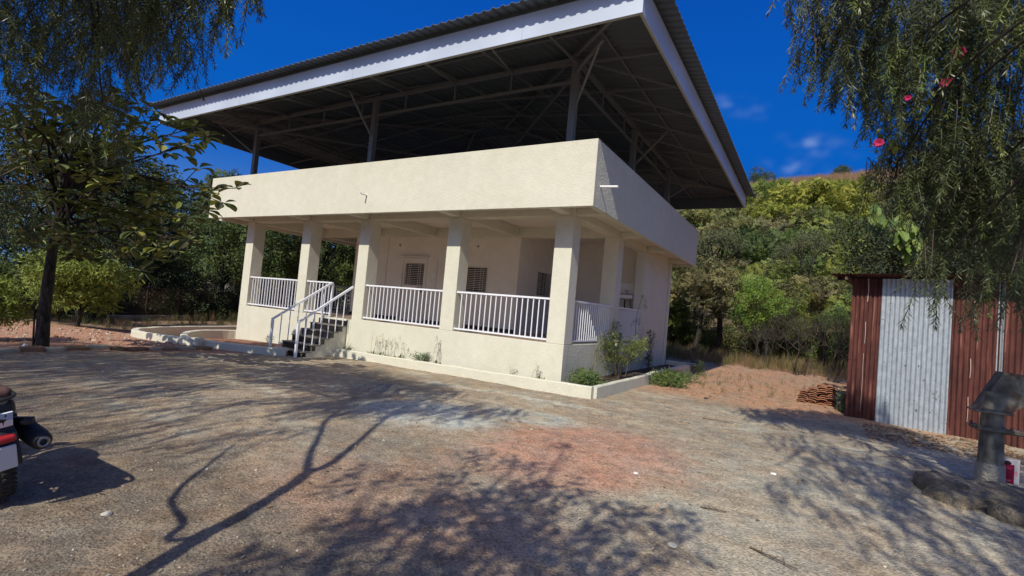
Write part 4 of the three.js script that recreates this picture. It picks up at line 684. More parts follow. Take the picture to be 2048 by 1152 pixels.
// broad-leaved tree behind the camera; its shadow falls on the yard
{
  const t = root('shade_tree', 'broad leaved tree behind the camera shading the near yard', 'tree'), r = rng(41), off = (u, v, H) => { const p = pick(u, v); return V(p.x + 0.14 * H, H, p.z + 1.05 * H); };
  const cl = [[940, 1040, 5, 0.5], [820, 1090, 5.2, 0.6], [1040, 1010, 5.1, 0.36], [1100, 970, 5.0, 0.26], [1190, 1050, 4.9, 0.22], [1250, 1045, 5, 0.2], [1290, 1090, 4.9, 0.26], [1385, 1065, 4.8, 0.17], [1360, 1100, 4.8, 0.15], [960, 915, 5.2, 0.16], [1130, 893, 5.2, 0.16], [1040, 930, 5.2, 0.24], [620, 1120, 5.3, 0.36], [700, 1040, 5.3, 0.2], [470, 1145, 5.4, 0.3], [1000, 1130, 5, 0.45], [1080, 1100, 5, 0.4], [880, 985, 5.2, 0.25], [760, 960, 5.3, 0.2], [1180, 1130, 4.9, 0.25]].map(([u, v, H, rad]) => [off(u, v, H), rad]);
  mesh('trunk', limbs(V(-0.4, 0, 4.6), V(-0.7, 3.4, 3.6), cl, 0.075, r), MAT.bark, t);
  scatter('crown', SPR, LEAF, clumpItems(r, cl, 64, 0.6, [0.06, 0.09, 0.025], 0.4), t, 'stuff');
}

// ---------------------------------------------------------------- almond tree at left: large leaves, each built singly
{
  const t = root('almond_tree', 'slim leaning tree with large glossy oval leaves at left', 'tree'), r = rng(55), base = gAt(-12.67, -3.78), rel = (p) => p.clone().sub(base); t.position.copy(base);
  const D = 9.7, tops = [[120, 330], [60, 300], [180, 290], [250, 270], [310, 275], [370, 290], [300, 350], [230, 370], [150, 390], [80, 400], [20, 380], [350, 400], [420, 385], [280, 430], [200, 460], [330, 470], [380, 480], [120, 470], [40, 470], [260, 500], [310, 520], [170, 240], [230, 215], [90, 250], [30, 230], [390, 255]];
  for (let k = 0; k < 34; k++) { const u = 20 + 360 * r(), v = 215 + 300 * r(); if (v > 300 || u < 330) tops.push([u, v]); }
  const trunk = [V(0, -0.15, 0), rel(at(88, 630, D)), rel(at(97, 560, D)), rel(at(108, 480, D)), rel(at(125, 400, D)), rel(at(150, 300, D))];
  const l = [tubeGeo(trunk, 0.115, 0.045, 5, 10)], tips = [];
  for (const [u, v] of tops) { const e = rel(at(u, v, D + (r() - 0.5) * 2.4)), s = trunk[3].clone().lerp(trunk[5], r()); l.push(tubeGeo([s, s.clone().lerp(e, 0.55).add(V(0, 0.12 * (r() - 0.3), 0)), e], 0.035, 0.008, 4, 6)); tips.push(e); for (let k = 0; k < 3; k++) { const q = e.clone().add(rdir(r, 0.1).multiplyScalar(0.28 + 0.3 * r())); l.push(tubeGeo([e.clone().lerp(s, 0.2), q], 0.012, 0.006, 2, 4)); tips.push(q); } }
  mesh('trunk', merge(l), MAT.bark, t);
  const gs = [1, 2, 3].map((k) => { const P = [], out = [[0, 0], [0.12, 0.05], [0.35, 0.2], [0.6, 0.3], [0.8, 0.27], [0.94, 0.14], [1, 0]], at3 = (t, w) => V(w, Math.abs(w) * 0.35 - 0.12 * k * t * t, t); for (let i = 0; i < out.length - 1; i++) for (const sg of [-1, 1]) { const a = at3(out[i][0], 0), b = at3(out[i + 1][0], 0), c = at3(out[i][0], sg * out[i][1]), d = at3(out[i + 1][0], sg * out[i + 1][1]); for (const q of [a, b, d, a, d, c]) P.push(q.x, q.y, q.z); } const g = triGeo(P); g.deleteAttribute('normal'); const m = mergeVertices(g, 1e-4); m.computeVertexNormals(); return m; });
  const ms = [[0.15, 0.18, 0.03], [0.11, 0.145, 0.025], [0.27, 0.28, 0.05], [0.09, 0.12, 0.025], [0.19, 0.18, 0.035]].map((c) => leafMat(...c, 0.28, 0.42));
  const all = []; for (const e of tips) { const n = 7 + Math.floor(4 * r()); for (let k = 0; k < n; k++) { const a = k / n * 6.28 + r(), el = (r() - 0.35) * 1.0, d = V(Math.cos(a) * Math.cos(el), Math.sin(el), Math.sin(a) * Math.cos(el)); all.push([e.clone().addScaledVector(d, 0.03), d, 0.18 + 0.12 * r()]); } }
  const q = new THREE.Quaternion(), m4 = new THREE.Matrix4(), place = (d) => { const z = d, x = new THREE.Vector3().crossVectors(UP, z).normalize(), y = new THREE.Vector3().crossVectors(z, x); return q.setFromRotationMatrix(m4.makeBasis(x, y, z)).clone(); };
  const toCam = (e) => e[0].clone().add(base).sub(camera.position).length(); all.sort((a, b) => toCam(a) - toCam(b));
  all.slice(0, 290).forEach(([p, d, s], i) => { const m = mesh('leaf', gs[i % 3], ms[Math.floor(r() * ms.length)], t); m.position.copy(p); m.quaternion.copy(place(d)); m.scale.setScalar(s); });
  const e = new THREE.Euler(), rest = all.slice(290); scatter('crown', gs, LEAFG, rest.map(([p, d, s]) => { e.setFromQuaternion(place(d)); return [p, s, tint(r, [0.13, 0.16, 0.03], 0.7), [e.x, e.y, e.z]]; }), t, 'stuff');
}

// ---------------------------------------------------------------- hillside wood beyond the pavilion
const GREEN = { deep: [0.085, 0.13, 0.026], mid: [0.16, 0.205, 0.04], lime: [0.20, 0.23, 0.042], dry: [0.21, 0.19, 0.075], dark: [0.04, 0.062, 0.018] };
{
  const r = rng(900), items = [], trunks = [], put = (x, z, h, rad, col, n, size, squash = 0.75) => {
    const b = gAt(x, z), cl = []; for (let i = 0; i < n; i++) { const d = rdir(r, 0.25), q = rad * (0.2 + 0.75 * Math.sqrt(r())); cl.push([V(b.x + d.x * q, b.y + h * 0.62 + d.y * q * squash, b.z + d.z * q), rad * (0.34 + 0.22 * r())]); }
    items.push(...clumpItems(r, cl, 17 / (size * size), size, col, 0.5));
    trunks.push(tubeGeo([V(b.x, b.y - 0.3, b.z), V(b.x + (r() - 0.5) * 0.8, b.y + h * 0.35, b.z), V(b.x + (r() - 0.5), b.y + h * 0.65, b.z)], 0.16, 0.06, 3, 5));
  };
  const rows = [[-31, 5.0, 2.4, 0.75], [-36, 6.5, 3.0, 0.9], [-43, 7.5, 3.4, 1.05], [-51, 7.5, 3.7, 1.2], [-60, 6.0, 3.6, 1.3], [-71, 4.6, 3.2, 1.3]];
  for (const [z, h, rad, size] of rows) {
    const lo = at(1290, 600, 1).sub(camera.position), hi = at(1790, 600, 1).sub(camera.position), x0 = lo.x / lo.z * z, x1 = hi.x / hi.z * z;
    for (let x = x0; x < x1; x += rad * (0.95 + 0.5 * r())) { const k = r() < (x < lerp(x0, x1, 0.4) && z > -60 ? 0.45 : 0) ? 0.7 : r(); put(x, z + (r() - 0.5) * 5, h * (0.8 + 0.4 * r()), rad * (0.8 + 0.4 * r()), k < 0.2 ? GREEN.deep : k < 0.62 ? GREEN.mid : k < 0.8 ? GREEN.dry : GREEN.lime, 8, size, 0.55); }
  }
  // the same wood runs on behind the pavilion to the left
  for (const [z, h, rad, size] of [[-30, 6, 3, 1.1], [-40, 7.5, 3.6, 1.4], [-54, 8, 4.5, 1.8], [-72, 9, 5.5, 2.2]]) {
    const lo = at(-40, 600, 1).sub(camera.position), hi = at(1290, 600, 1).sub(camera.position), x0 = Math.max(lo.x / lo.z * z, -100), x1 = hi.x / hi.z * z;
    for (let x = x0; x < x1; x += rad * (1.3 + 0.6 * r())) { const k = r(); put(x, z + (r() - 0.5) * 5, h * (0.8 + 0.4 * r()), rad * (0.8 + 0.4 * r()), k < 0.5 ? GREEN.deep : GREEN.mid, 6, size); }
  }
  const wood = new THREE.Group(); wood.name = numbered('hillside_wood'); scene.add(wood); wood.userData.kind = 'stuff'; tag(wood, 'dense green scrub wood covering the hillside behind the pavilion', 'wood');
  scatter('foliage', [...SPR.slice(0, 2), ...FEA], LEAF, items, wood, 'stuff'); mesh('stems', merge(trunks), MAT.bark, wood).userData.kind = 'stuff';
}
// trees that stand out from the wood
function hillTree(u, v, depth, rad, o) { const p = at(u, v, depth), g = groundY(p.x, p.z), h = Math.max(2, (p.y - g) / 0.62); return tree({ pos: V(p.x, g, p.z), h: h * 1.0, crown: rad, low: 0.42, ...o }); }
hillTree(1640, 420, 62, 5.2, { name: 'umbrella_tree', label: 'broad bright yellow green umbrella crowned tree high on the hillside', n: 22, clump: 1.7, per: 22, size: 1.15, geos: FEA, col: [0.32, 0.34, 0.05], seed: 61, flat: 0.32, r0: 0.2 });
hillTree(1720, 400, 70, 4.6, { name: 'umbrella_tree', label: 'yellow green flat crowned tree beside the hanging foliage on the hillside', n: 18, clump: 1.7, per: 20, size: 1.2, geos: FEA, col: [0.27, 0.31, 0.04], seed: 62, flat: 0.35, r0: 0.2 });
[[1560, 452, 55, 3.6, 'layered flat yellow green crown in the middle of the hillside'], [1690, 470, 52, 3.4, 'layered flat yellow green crown just above the shed roof'], [1615, 505, 45, 2.8, 'olive green layered crown above the bright shrub'], [1470, 490, 48, 3.0, 'dull olive layered crown right of the parapet end'], [1420, 455, 60, 3.2, 'pale olive layered crown under the roof corner']].forEach(([u, v, d, rad, label], i) => hillTree(u, v, d, rad, { name: 'umbrella_tree', label, n: 16, clump: rad * 0.3, per: 30, size: 0.95, geos: FEA, col: [[0.28, 0.31, 0.04], [0.30, 0.33, 0.04], [0.19, 0.23, 0.045], [0.22, 0.22, 0.07], [0.24, 0.245, 0.075]][i], seed: 640 + i, flat: 0.26, r0: 0.18 }));
hillTree(1545, 405, 74, 3.4, { name: 'round_tree', label: 'dark green rounded tree just below the bare hilltop', n: 14, clump: 1.5, per: 20, size: 1.2, geos: SPR, col: [0.15, 0.21, 0.025], seed: 63, r0: 0.2 });
hillTree(1460, 425, 66, 3.6, { name: 'round_tree', label: 'pale green tree under the right corner of the roof', n: 14, clump: 1.5, per: 18, size: 1.1, geos: FEA, col: [0.22, 0.24, 0.05], seed: 64, r0: 0.2 });
hillTree(1682, 350, 116, 1.9, { name: 'crest_tree', label: 'single small round tree on the skyline of the hill', n: 9, clump: 0.95, per: 24, size: 1.0, geos: SPR, col: [0.05, 0.085, 0.025], seed: 65, r0: 0.16 });
hillTree(1515, 362, 108, 2.6, { name: 'crest_tree', label: 'feathery blue green tree on the skyline beside the roof', n: 10, clump: 1.2, per: 20, size: 1.2, geos: SPR, col: [0.06, 0.095, 0.045], seed: 66, r0: 0.18 });
for (const [u, d, h, seed, lab] of [[1558, 112, 3.6, 71, 'leftmost of three bare trees on the hill skyline'], [1583, 113, 2.8, 72, 'middle of three bare trees on the hill skyline'], [1612, 114, 3.2, 73, 'rightmost of three bare trees on the hill skyline']]) {
  const b = onHill(u, d), r = rng(seed), t = root('bare_tree', lab, 'tree', 'bare trees on the skyline'); t.position.copy(b); const l = [];
  const grow = (p, d0, L, rad, n) => { const e = p.clone().addScaledVector(d0, L); l.push(tubeGeo([p, p.clone().lerp(e, 0.5).addScaledVector(rdir(r), L * 0.08), e], rad, rad * 0.6, 2, 5)); if (n) for (let k = 0; k < 3; k++) grow(e, d0.clone().addScaledVector(rdir(r, 0.3), 0.75).normalize(), L * 0.68, rad * 0.6, n - 1); };
  grow(V(0, -0.2, 0), V((r() - 0.5) * 0.3, 1, 0).normalize(), h * 0.42, 0.17, 3); mesh('trunk', merge(l), MAT.twig, t);
}
// half-bare tree and scrub at the edge of the red soil
for (const [bx, bz, sd, lab, h0] of [[-4.9, -31.5, 81, 'dark forked half bare tree at the edge of the red soil', 2.3], [-9.5, -36, 82, 'thin grey half bare tree rising behind the pavilion end', 2.6], [0.2, -34, 83, 'thin grey half bare tree between the bright shrub and the shed', 2.4]]) {
  const b = gAt(bx, bz), r = rng(sd), t = root('thin_tree', lab, 'tree'); t.position.copy(b); const l = [], tips = [];
  const grow = (p, d0, L, rad, n) => { const e = p.clone().addScaledVector(d0, L); l.push(tubeGeo([p, p.clone().lerp(e, 0.5).addScaledVector(rdir(r), L * 0.1), e], rad, rad * 0.68, 3, 6)); if (n) for (let k = 0; k < (n > 3 ? 2 : 3); k++) grow(e, d0.clone().addScaledVector(rdir(r, 0.25), 0.7).normalize(), L * 0.74, rad * 0.62, n - 1); else tips.push(e); };
  grow(V(0, -0.2, 0), V(0.1, 1, 0).normalize(), h0, sd === 81 ? 0.22 : 0.13, 5); mesh('trunk', merge(l), sd === 81 ? MAT.bark : MAT.paleBark, t);
  scatter('crown', FINE, LEAF, tips.flatMap((e) => [0, 1].map(() => [e.clone().addScaledVector(rdir(r), 0.3), 0.7 + 0.5 * r(), tint(r, [0.12, 0.13, 0.05], 0.5), [r() * 6, r() * 6, r() * 6]])), t, 'stuff');
}
const shrub = (x, z, h, w, o) => tree({ name: 'shrub', category: 'shrub', pos: gAt(x, z), h, crown: w, low: 0.25, n: 12, clump: w * 0.45, per: 60, size: 0.55, flat: 0.9, r0: 0.05, ...o });
shrub(-2.3, -27.5, 4.4, 1.25, { label: 'bright fresh green shrub behind the red soil', col: [0.15, 0.24, 0.025], seed: 91, n: 18, per: 46 });
shrub(-3.0, -34.0, 5.0, 1.5, { label: 'tall dull green shrub behind the bright green one', col: GREEN.mid, seed: 92, geos: FINE, size: 0.7 });
shrub(-7.6, -33.0, 2.6, 1.3, { label: 'low feathery green shrub beside the far planter end', col: [0.12, 0.16, 0.035], seed: 93, geos: FEA, size: 0.6 });
shrub(-8.4, -31, 3.6, 1.6, { label: 'green shrub close behind the pavilion end wall', col: [0.11, 0.15, 0.03], seed: 94, geos: FEA, size: 0.7 });
shrub(-1.0, -29.5, 3.8, 1.4, { label: 'olive green shrub between the bright shrub and the shed', col: [0.10, 0.11, 0.035], seed: 95, geos: FINE, size: 0.65 });
shrub(0.9, -27.0, 3.0, 1.1, { label: 'dark green shrub right behind the dry twigs', col: GREEN.deep, seed: 96, geos: FINE, size: 0.6 });
for (const [x, z, h, seed, lab] of [[-0.35, -23.5, 3.3, 101, 'leafless pale twiggy bush left of the tin shed'], [0.75, -22.0, 3.0, 102, 'leafless pale twiggy bush close to the tin shed corner'], [-1.7, -25.6, 2.4, 103, 'low dry twiggy bush below the bright green shrub']]) {
  const r = rng(seed), t = root('dry_bush', lab, 'shrub', 'dry bushes by the shed'); t.position.copy(gAt(x, z)); const l = [];
  const grow = (p, d0, L, rad, n) => { const e = p.clone().addScaledVector(d0, L); l.push(tubeGeo([p, p.clone().lerp(e, 0.5).addScaledVector(rdir(r), L * 0.1), e], rad, rad * 0.6, 2, 4)); if (n) for (let k = 0; k < 3; k++) grow(e, d0.clone().addScaledVector(rdir(r, 0.15), 0.85).normalize(), L * 0.7, rad * 0.6, n - 1); };
  for (let k = 0; k < 4; k++) grow(V((r() - 0.5) * 0.3, -0.1, (r() - 0.5) * 0.3), V((r() - 0.5) * 0.9, 1, (r() - 0.5) * 0.9).normalize(), h * 0.33, 0.028, 4); mesh('branches', merge(l), MAT.paleBark, t);
}
// dry grass along the wood's edge
const blade = (seed, n, h) => { const r = rng(seed), P = []; for (let k = 0; k < n; k++) { const d = V((r() - 0.5) * 0.7, 1, (r() - 0.5) * 0.7).normalize(); thinTris(P, V((r() - 0.5) * 0.3, 0, (r() - 0.5) * 0.3), d, V(r() - 0.5, 0.1, r() - 0.5).normalize(), h * (0.5 + 0.6 * r()), 0.014); } return triGeo(P); };
{
  const r = rng(110), it = [], g = [blade(1, 26, 0.6), blade(2, 22, 0.75)];
  for (let k = 0; k < 900; k++) { const z = -22.5 - 8 * r(), x = lerp(-9, 2.6, r()); if (x > -3 && z > -23.5 - 1.5 * fbm(x, 3, 1, 2)) continue; it.push([gAt(x, z, -0.02), 0.35 + 0.8 * r(), tint(r, r() < 0.75 ? [0.22, 0.155, 0.07] : [0.14, 0.15, 0.04], 0.4), [0, r() * 6.3, 0]]); }
  for (let k = 0; k < 900; k++) { const z = -4 - 14 * r(), x = -19.8 - 9 * r(); it.push([gAt(x, z, -0.02), (x < -24.9 ? 0.5 : 0.2) + 0.4 * r(), tint(r, r() < 0.6 ? [0.17, 0.115, 0.055] : [0.10, 0.12, 0.03], 0.4), [0, r() * 6.3, 0]]); }
  for (let k = 0; k < 90; k++) { const x = lerp(-3.2, 0.9, r()), z = lerp(-13.2, -20, r()); it.push([gAt(x, z, -0.01), 0.15 + 0.2 * r(), tint(r, [0.2, 0.17, 0.07], 0.4), [0, r() * 6.3, 0]]); }
  for (let k = 0; k < 2600; k++) { const z = -98 - 24 * r(), x = lerp(-22, 16, r()); it.push([gAt(x, z, -0.05), 1.2 + 1.2 * r(), tint(r, [0.30, 0.19, 0.10], 0.3), [0, r() * 6.3, 0]]); }
  scatter('dry_grass', g, LEAF, it, null, 'stuff'); scene.traverse((o) => { if (o.name.startsWith('dry_grass')) tag(o, 'dry brown grass along the edge of the wood', 'grass'); });
}

// ---------------------------------------------------------------- left: trees, bushes and the old fence
const LT = 'trees behind the fence at left';
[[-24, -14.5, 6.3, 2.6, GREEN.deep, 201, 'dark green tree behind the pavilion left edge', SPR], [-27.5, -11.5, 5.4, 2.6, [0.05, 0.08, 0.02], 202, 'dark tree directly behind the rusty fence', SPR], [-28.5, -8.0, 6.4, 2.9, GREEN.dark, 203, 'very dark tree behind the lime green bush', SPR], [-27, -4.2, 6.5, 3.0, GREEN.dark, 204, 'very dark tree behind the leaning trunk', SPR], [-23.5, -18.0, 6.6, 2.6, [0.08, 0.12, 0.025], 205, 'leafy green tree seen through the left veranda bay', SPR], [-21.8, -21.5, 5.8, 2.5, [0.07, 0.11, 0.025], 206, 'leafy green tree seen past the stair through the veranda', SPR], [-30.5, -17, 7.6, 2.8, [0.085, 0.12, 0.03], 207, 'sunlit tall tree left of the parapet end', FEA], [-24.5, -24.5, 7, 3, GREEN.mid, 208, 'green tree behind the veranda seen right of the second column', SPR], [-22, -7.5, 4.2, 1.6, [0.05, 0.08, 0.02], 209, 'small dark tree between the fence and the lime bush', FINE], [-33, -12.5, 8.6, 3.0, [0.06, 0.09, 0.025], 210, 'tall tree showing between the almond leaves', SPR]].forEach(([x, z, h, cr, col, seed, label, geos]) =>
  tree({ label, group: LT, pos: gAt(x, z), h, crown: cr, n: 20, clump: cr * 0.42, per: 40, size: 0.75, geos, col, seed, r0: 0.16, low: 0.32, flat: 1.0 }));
tree({ name: 'mango_bush', label: 'lime green leafy mango bush behind the leaning trunk', category: 'bush', pos: gAt(-19.0, -6.4), h: 2.2, crown: 1.1, low: 0.28, n: 17, clump: 0.5, per: 190, size: 0.6, geos: LANCE, col: [0.22, 0.275, 0.04], seed: 221, flat: 0.75, r0: 0.06 });
tree({ name: 'mango_bush', label: 'smaller lime green bush at the left edge of the picture', category: 'bush', pos: gAt(-14.4, -3.3), h: 1.35, crown: 0.6, low: 0.2, n: 9, clump: 0.34, per: 330, size: 0.5, geos: LANCE, col: [0.22, 0.27, 0.04], seed: 222, flat: 0.8, r0: 0.03 });
tree({ name: 'mango_bush', label: 'dull green bush at the far left behind the small lime one', category: 'bush', pos: gAt(-21.5, -4.6), h: 1.7, crown: 1.1, low: 0.2, n: 10, clump: 0.5, per: 120, size: 0.6, geos: LANCE, col: [0.10, 0.15, 0.03], seed: 223, flat: 0.6, r0: 0.04 });
{ // thin stake beside the trunk
  const b = at(66, 695, 9.6), e = at(70, 600, 9.6); b.y = groundY(b.x, b.z) - 0.05; tag(mesh('wooden_stake', tubeGeo([b, b.clone().lerp(e, 0.5).add(V(0.01, 0, 0)), e], 0.018, 0.014, 3, 6), MAT.bark), 'thin dark stake standing beside the leaning trunk', 'stake');
}
{ // rusty fence on a low wall
  const f = root('rusty_fence', 'rusty angle iron and wire fence on a low wall at left', 'fence'), rm = std({ color: C3(0.13, 0.085, 0.06), map: grimeTone, roughness: 0.9 }), A = V(-24.6, 0, -9.3), B2 = V(-27.4, 0, -17.0);
  const P = (t, y) => { const q = A.clone().lerp(B2, t); q.y = SLOPE(q.x) + y; return q; };
  const w = line([A.x, A.z], [B2.x, B2.z], 12); mesh('low_wall', wallGeo(w, 0, 0.25, w.map(([x]) => SLOPE(x) + 0.22)), MAT.stain, f);
  for (let k = 0; k <= 5; k++) mesh('fence_post', barGeo(P(k / 5, 0.2), P(k / 5, 1.42), 0.05), rm, f);
  mesh('top_rail', barGeo(P(0, 1.42), P(1, 1.42), 0.045), rm, f); mesh('bottom_rail', barGeo(P(0, 0.32), P(1, 0.32), 0.04), rm, f);
  const wires = []; for (let k = 0; k < 90; k++) { const a = k / 90; wires.push(barGeo(P(a, 0.32), P(Math.min(1, a + 0.11), 1.42), 0.006), barGeo(P(Math.min(1, a + 0.11), 0.32), P(a, 1.42), 0.006)); }
  mesh('wire_mesh', merge(wires), rm, f).userData.kind = 'stuff';
}

// ---------------------------------------------------------------- plants in the planter
function flowerStalks(x0, x1, z, n, h, seed, label, pale = true) {
  const r = rng(seed), t = root('weed_plant', label, 'plant'), b = V((x0 + x1) / 2, lerp(0.06, 0.16, clamp(((x0 + x1) / 2 + 11) / 7.5)), z); t.position.copy(b); const st = [], P = [], L = [];
  for (let k = 0; k < n; k++) { const x = lerp(x0, x1, r()) - b.x, hh = h * (0.6 + 0.5 * r()), e = V(x + (r() - 0.5) * 0.2, hh, (r() - 0.5) * 0.08 + 0.03); st.push(tubeGeo([V(x, -0.03, 0), V(x + (r() - 0.5) * 0.06, hh * 0.5, 0.01), e], 0.006, 0.004, 3, 4)); for (let q = 0; q < 12; q++) { const o = e.clone().add(V((r() - 0.5) * 0.07, -r() * 0.22, (r() - 0.5) * 0.05)); leafTris(P, o, rdir(r, 0.4), UP, 0.03, 0.022, 0.1, 0.1); } }
  for (let k = 0; k < n * 7; k++) { const x = lerp(x0, x1, r()) - b.x, d = rdir(r, 0.5); leafTris(L, V(x, 0.0 + 0.04 * r(), (r() - 0.5) * 0.06), d, UP, 0.09 + 0.07 * r(), 0.035, 0.12, 0.2); }
  mesh('stalks', merge(st), std({ color: C3(0.48, 0.45, 0.32), roughness: 0.9 }), t); mesh('seed_heads', triGeo(P), leafMat(0.62, 0.58, 0.46, 0.3, 0.9), t).userData.kind = 'stuff'; mesh('leaves', triGeo(L), leafMat(0.12, 0.17, 0.05, 0.3, 0.8), t).userData.kind = 'stuff';
}
flowerStalks(-9.9, -8.55, -9.52, 13, 0.62, 401, 'row of pale seed stalks in the planter below the third railing');
flowerStalks(-7.72, -7.5, -9.52, 4, 0.72, 402, 'narrow clump of tall pale seed stalks below the fourth column');
flowerStalks(-5.6, -5.35, -9.52, 3, 0.42, 403, 'small pale weed in the planter left of the corner');
flowerStalks(-5.0, -4.75, -9.52, 3, 0.4, 404, 'small pale weed in the planter nearest the corner column');
flowerStalks(-11.0, -10.6, -9.52, 4, 0.35, 405, 'short green weed in the planter end beside the stair');
function bushy(x, y, z, w, h, n, geos, size, col, seed, label, name = 'low_plant') {
  const r = rng(seed), t = root(name, label, 'plant'); t.position.set(x, y, z); const it = [], st = [];
  for (let k = 0; k < n; k++) { const d = rdir(r, 0.3), q = Math.sqrt(r()), p = V(d.x * w * q, Math.max(0.03, h * (0.35 + 0.5 * d.y * q)), d.z * w * q); it.push([p, size * (0.7 + 0.6 * r()), tint(r, col, 0.5), [r() * 6, r() * 6, r() * 6]]); if (k % 4 === 0) st.push(tubeGeo([V(p.x * 0.3, -0.03, p.z * 0.3), p], 0.006, 0.003, 2, 4)); }
  mesh('stems', merge(st), MAT.twig, t); scatter('foliage', geos, LEAF, it, t, 'stuff');
}
bushy(-8.05, 0.1, -9.52, 0.26, 0.3, 30, FINE, 0.3, [0.05, 0.10, 0.02], 411, 'small dense green plant in the front planter');
bushy(-4.0, 0.12, -9.95, 0.36, 0.42, 80, LANCE, 0.36, [0.12, 0.175, 0.045], 412, 'leafy green plant filling the planter corner');
bushy(-3.15, 0.0, -13.4, 0.55, 0.42, 120, LANCE, 0.36, [0.13, 0.19, 0.045], 413, 'low green weeds growing outside the side planter wall');
bushy(-3.1, 0.0, -14.9, 0.5, 0.3, 70, FINE, 0.4, [0.12, 0.16, 0.06], 414, 'grey green ground weeds beyond the side planter weeds');
bushy(-3.2, 0.0, -17.6, 0.3, 0.6, 40, FINE, 0.4, [0.05, 0.08, 0.025], 415, 'dark weeds at the far end of the planter');
{ // rose-like shrub with pale flower heads in the side planter
  const r = rng(420), t = root('flowering_shrub', 'loose flowering shrub with pale tops in the side planter', 'shrub'); t.position.set(-4.02, 0.12, -12.0); const l = [], it = [], fl = [];
  for (let k = 0; k < 15; k++) { const a = r() * 6.28, s = 0.25 + 0.5 * r(), hh = 0.6 + 0.75 * r(), e = V(Math.cos(a) * s * 0.95, hh, Math.sin(a) * s * 1.9), m = V(e.x * 0.35, hh * 0.5, e.z * 0.35); l.push(tubeGeo([V((r() - 0.5) * 0.1, -0.05, (r() - 0.5) * 0.1), m, e], 0.012, 0.005, 4, 5)); for (let q = 0; q < 9; q++) { const p = m.clone().lerp(e, r()).addScaledVector(rdir(r), 0.1); it.push([p, 0.24 + 0.16 * r(), tint(r, q % 3 ? [0.11, 0.15, 0.035] : [0.20, 0.23, 0.05], 0.4), [r() * 6, r() * 6, r() * 6]]); } if (k % 2) fl.push(e); }
  const tall = [V(0, 0, -0.6), V(0.05, 1.0, -1.0), V(-0.02, 1.7, -1.3), V(0.06, 2.1, -1.35)]; l.push(tubeGeo(tall, 0.012, 0.005, 5, 5)); fl.push(tall[3]); for (let q = 0; q < 8; q++) it.push([tall[1].clone().lerp(tall[3], r()).addScaledVector(rdir(r), 0.12), 0.2, tint(r, [0.16, 0.19, 0.06], 0.4), [r() * 6, r() * 6, r() * 6]]);
  mesh('stems', merge(l), MAT.twig, t); scatter('foliage', LANCE, LEAF, it, t, 'stuff');
  for (const p of fl) { const P = []; for (let k = 0; k < 14; k++) leafTris(P, V(0, 0, 0), rdir(r, 0.4), UP, 0.11, 0.035, 0.1, 0.25); const m = mesh('flower_head', triGeo(P), leafMat(0.46, 0.46, 0.26, 0.3, 0.8), t); m.position.copy(p); }
  mesh('dry_frond', (() => { const P = []; for (let k = 0; k < 60; k++) { const tt = k / 60; thinTris(P, V(0.1 - 0.25 * tt, 1.25 - 1.1 * tt, 1.55 + 0.0 * tt), V((r() - 0.5) * 0.6, -1, (r() - 0.5) * 0.4).normalize(), V(0, 0, 1), 0.3, 0.018); } return triGeo(P); })(), leafMat(0.17, 0.17, 0.12, 0.25, 0.9), t);
}
bushy(-4.15, 0.12, -15.2, 0.18, 1.5, 36, LANCE, 0.3, [0.09, 0.12, 0.04], 421, 'slim upright plant against the pavilion end wall');
bushy(-12.42, -0.1, -8.35, 0.1, 0.55, 14, FINE, 0.26, [0.03, 0.035, 0.02], 422, 'small dark dried plant in a clump beside the stair foot');

// ---------------------------------------------------------------- climber with pink flowers over the shed
{
  const r = rng(500), t = root('flowering_climber', 'leafy climber with bright pink flowers among the hanging foliage', 'climber'); const l = [], path = [at(2080, 60, 5.23), at(2000, 110, 5.27), at(1925, 130, 5.31), at(1860, 195, 5.31), at(1800, 240, 5.31), at(1765, 290, 5.31)];
  l.push(tubeGeo(path, 0.022, 0.006, 6, 6)); l.push(tubeGeo([path[2], at(1900, 175, 5.23), at(1880, 235, 5.23)], 0.01, 0.004, 4, 5)); mesh('stem', merge(l), MAT.paleBark, t);
  const P = []; leafTris(P, V(0, 0, 0), V(0, 0, 1), UP, 1, 0.6, 0.12, 0.25, 0.4); const lg = triGeo(P), lm = [[0.14, 0.19, 0.03], [0.10, 0.15, 0.03], [0.19, 0.22, 0.04]].map((c) => leafMat(...c, 0.35, 0.6)), c = new THREE.CatmullRomCurve3(path);
  for (let k = 0; k < 110; k++) { const p = c.getPoint(r()).addScaledVector(rdir(r), 0.12), m = mesh('leaf', lg, lm[k % 3], t); m.position.copy(p); m.lookAt(p.clone().add(rdir(r, -0.25))); m.scale.setScalar(0.06 + 0.045 * r()); }
  const pm = leafMat(0.55, 0.02, 0.13, 0.35, 0.7);
  for (const [u, v, s] of [[1917, 107, 0.095], [1893, 167, 0.085], [1815, 197, 0.05], [1757, 287, 0.075]]) { const f = sub('flower', t), q = at(u, v, 5.0); f.position.copy(q); f.lookAt(camera.position.clone().add(V(0, 2.5, 0))); f.rotateX(Math.PI / 2); for (let k = 0; k < 9; k++) { const PP = [], a = k / 9 * 6.28; leafTris(PP, V(0, 0, 0), V(Math.cos(a), 0.3 + 0.5 * (k % 2), Math.sin(a)).normalize(), UP, s * 0.7, s * 0.65, 0.15, 0.1, 0.6); mesh('petal', triGeo(PP), pm, f); } }
}
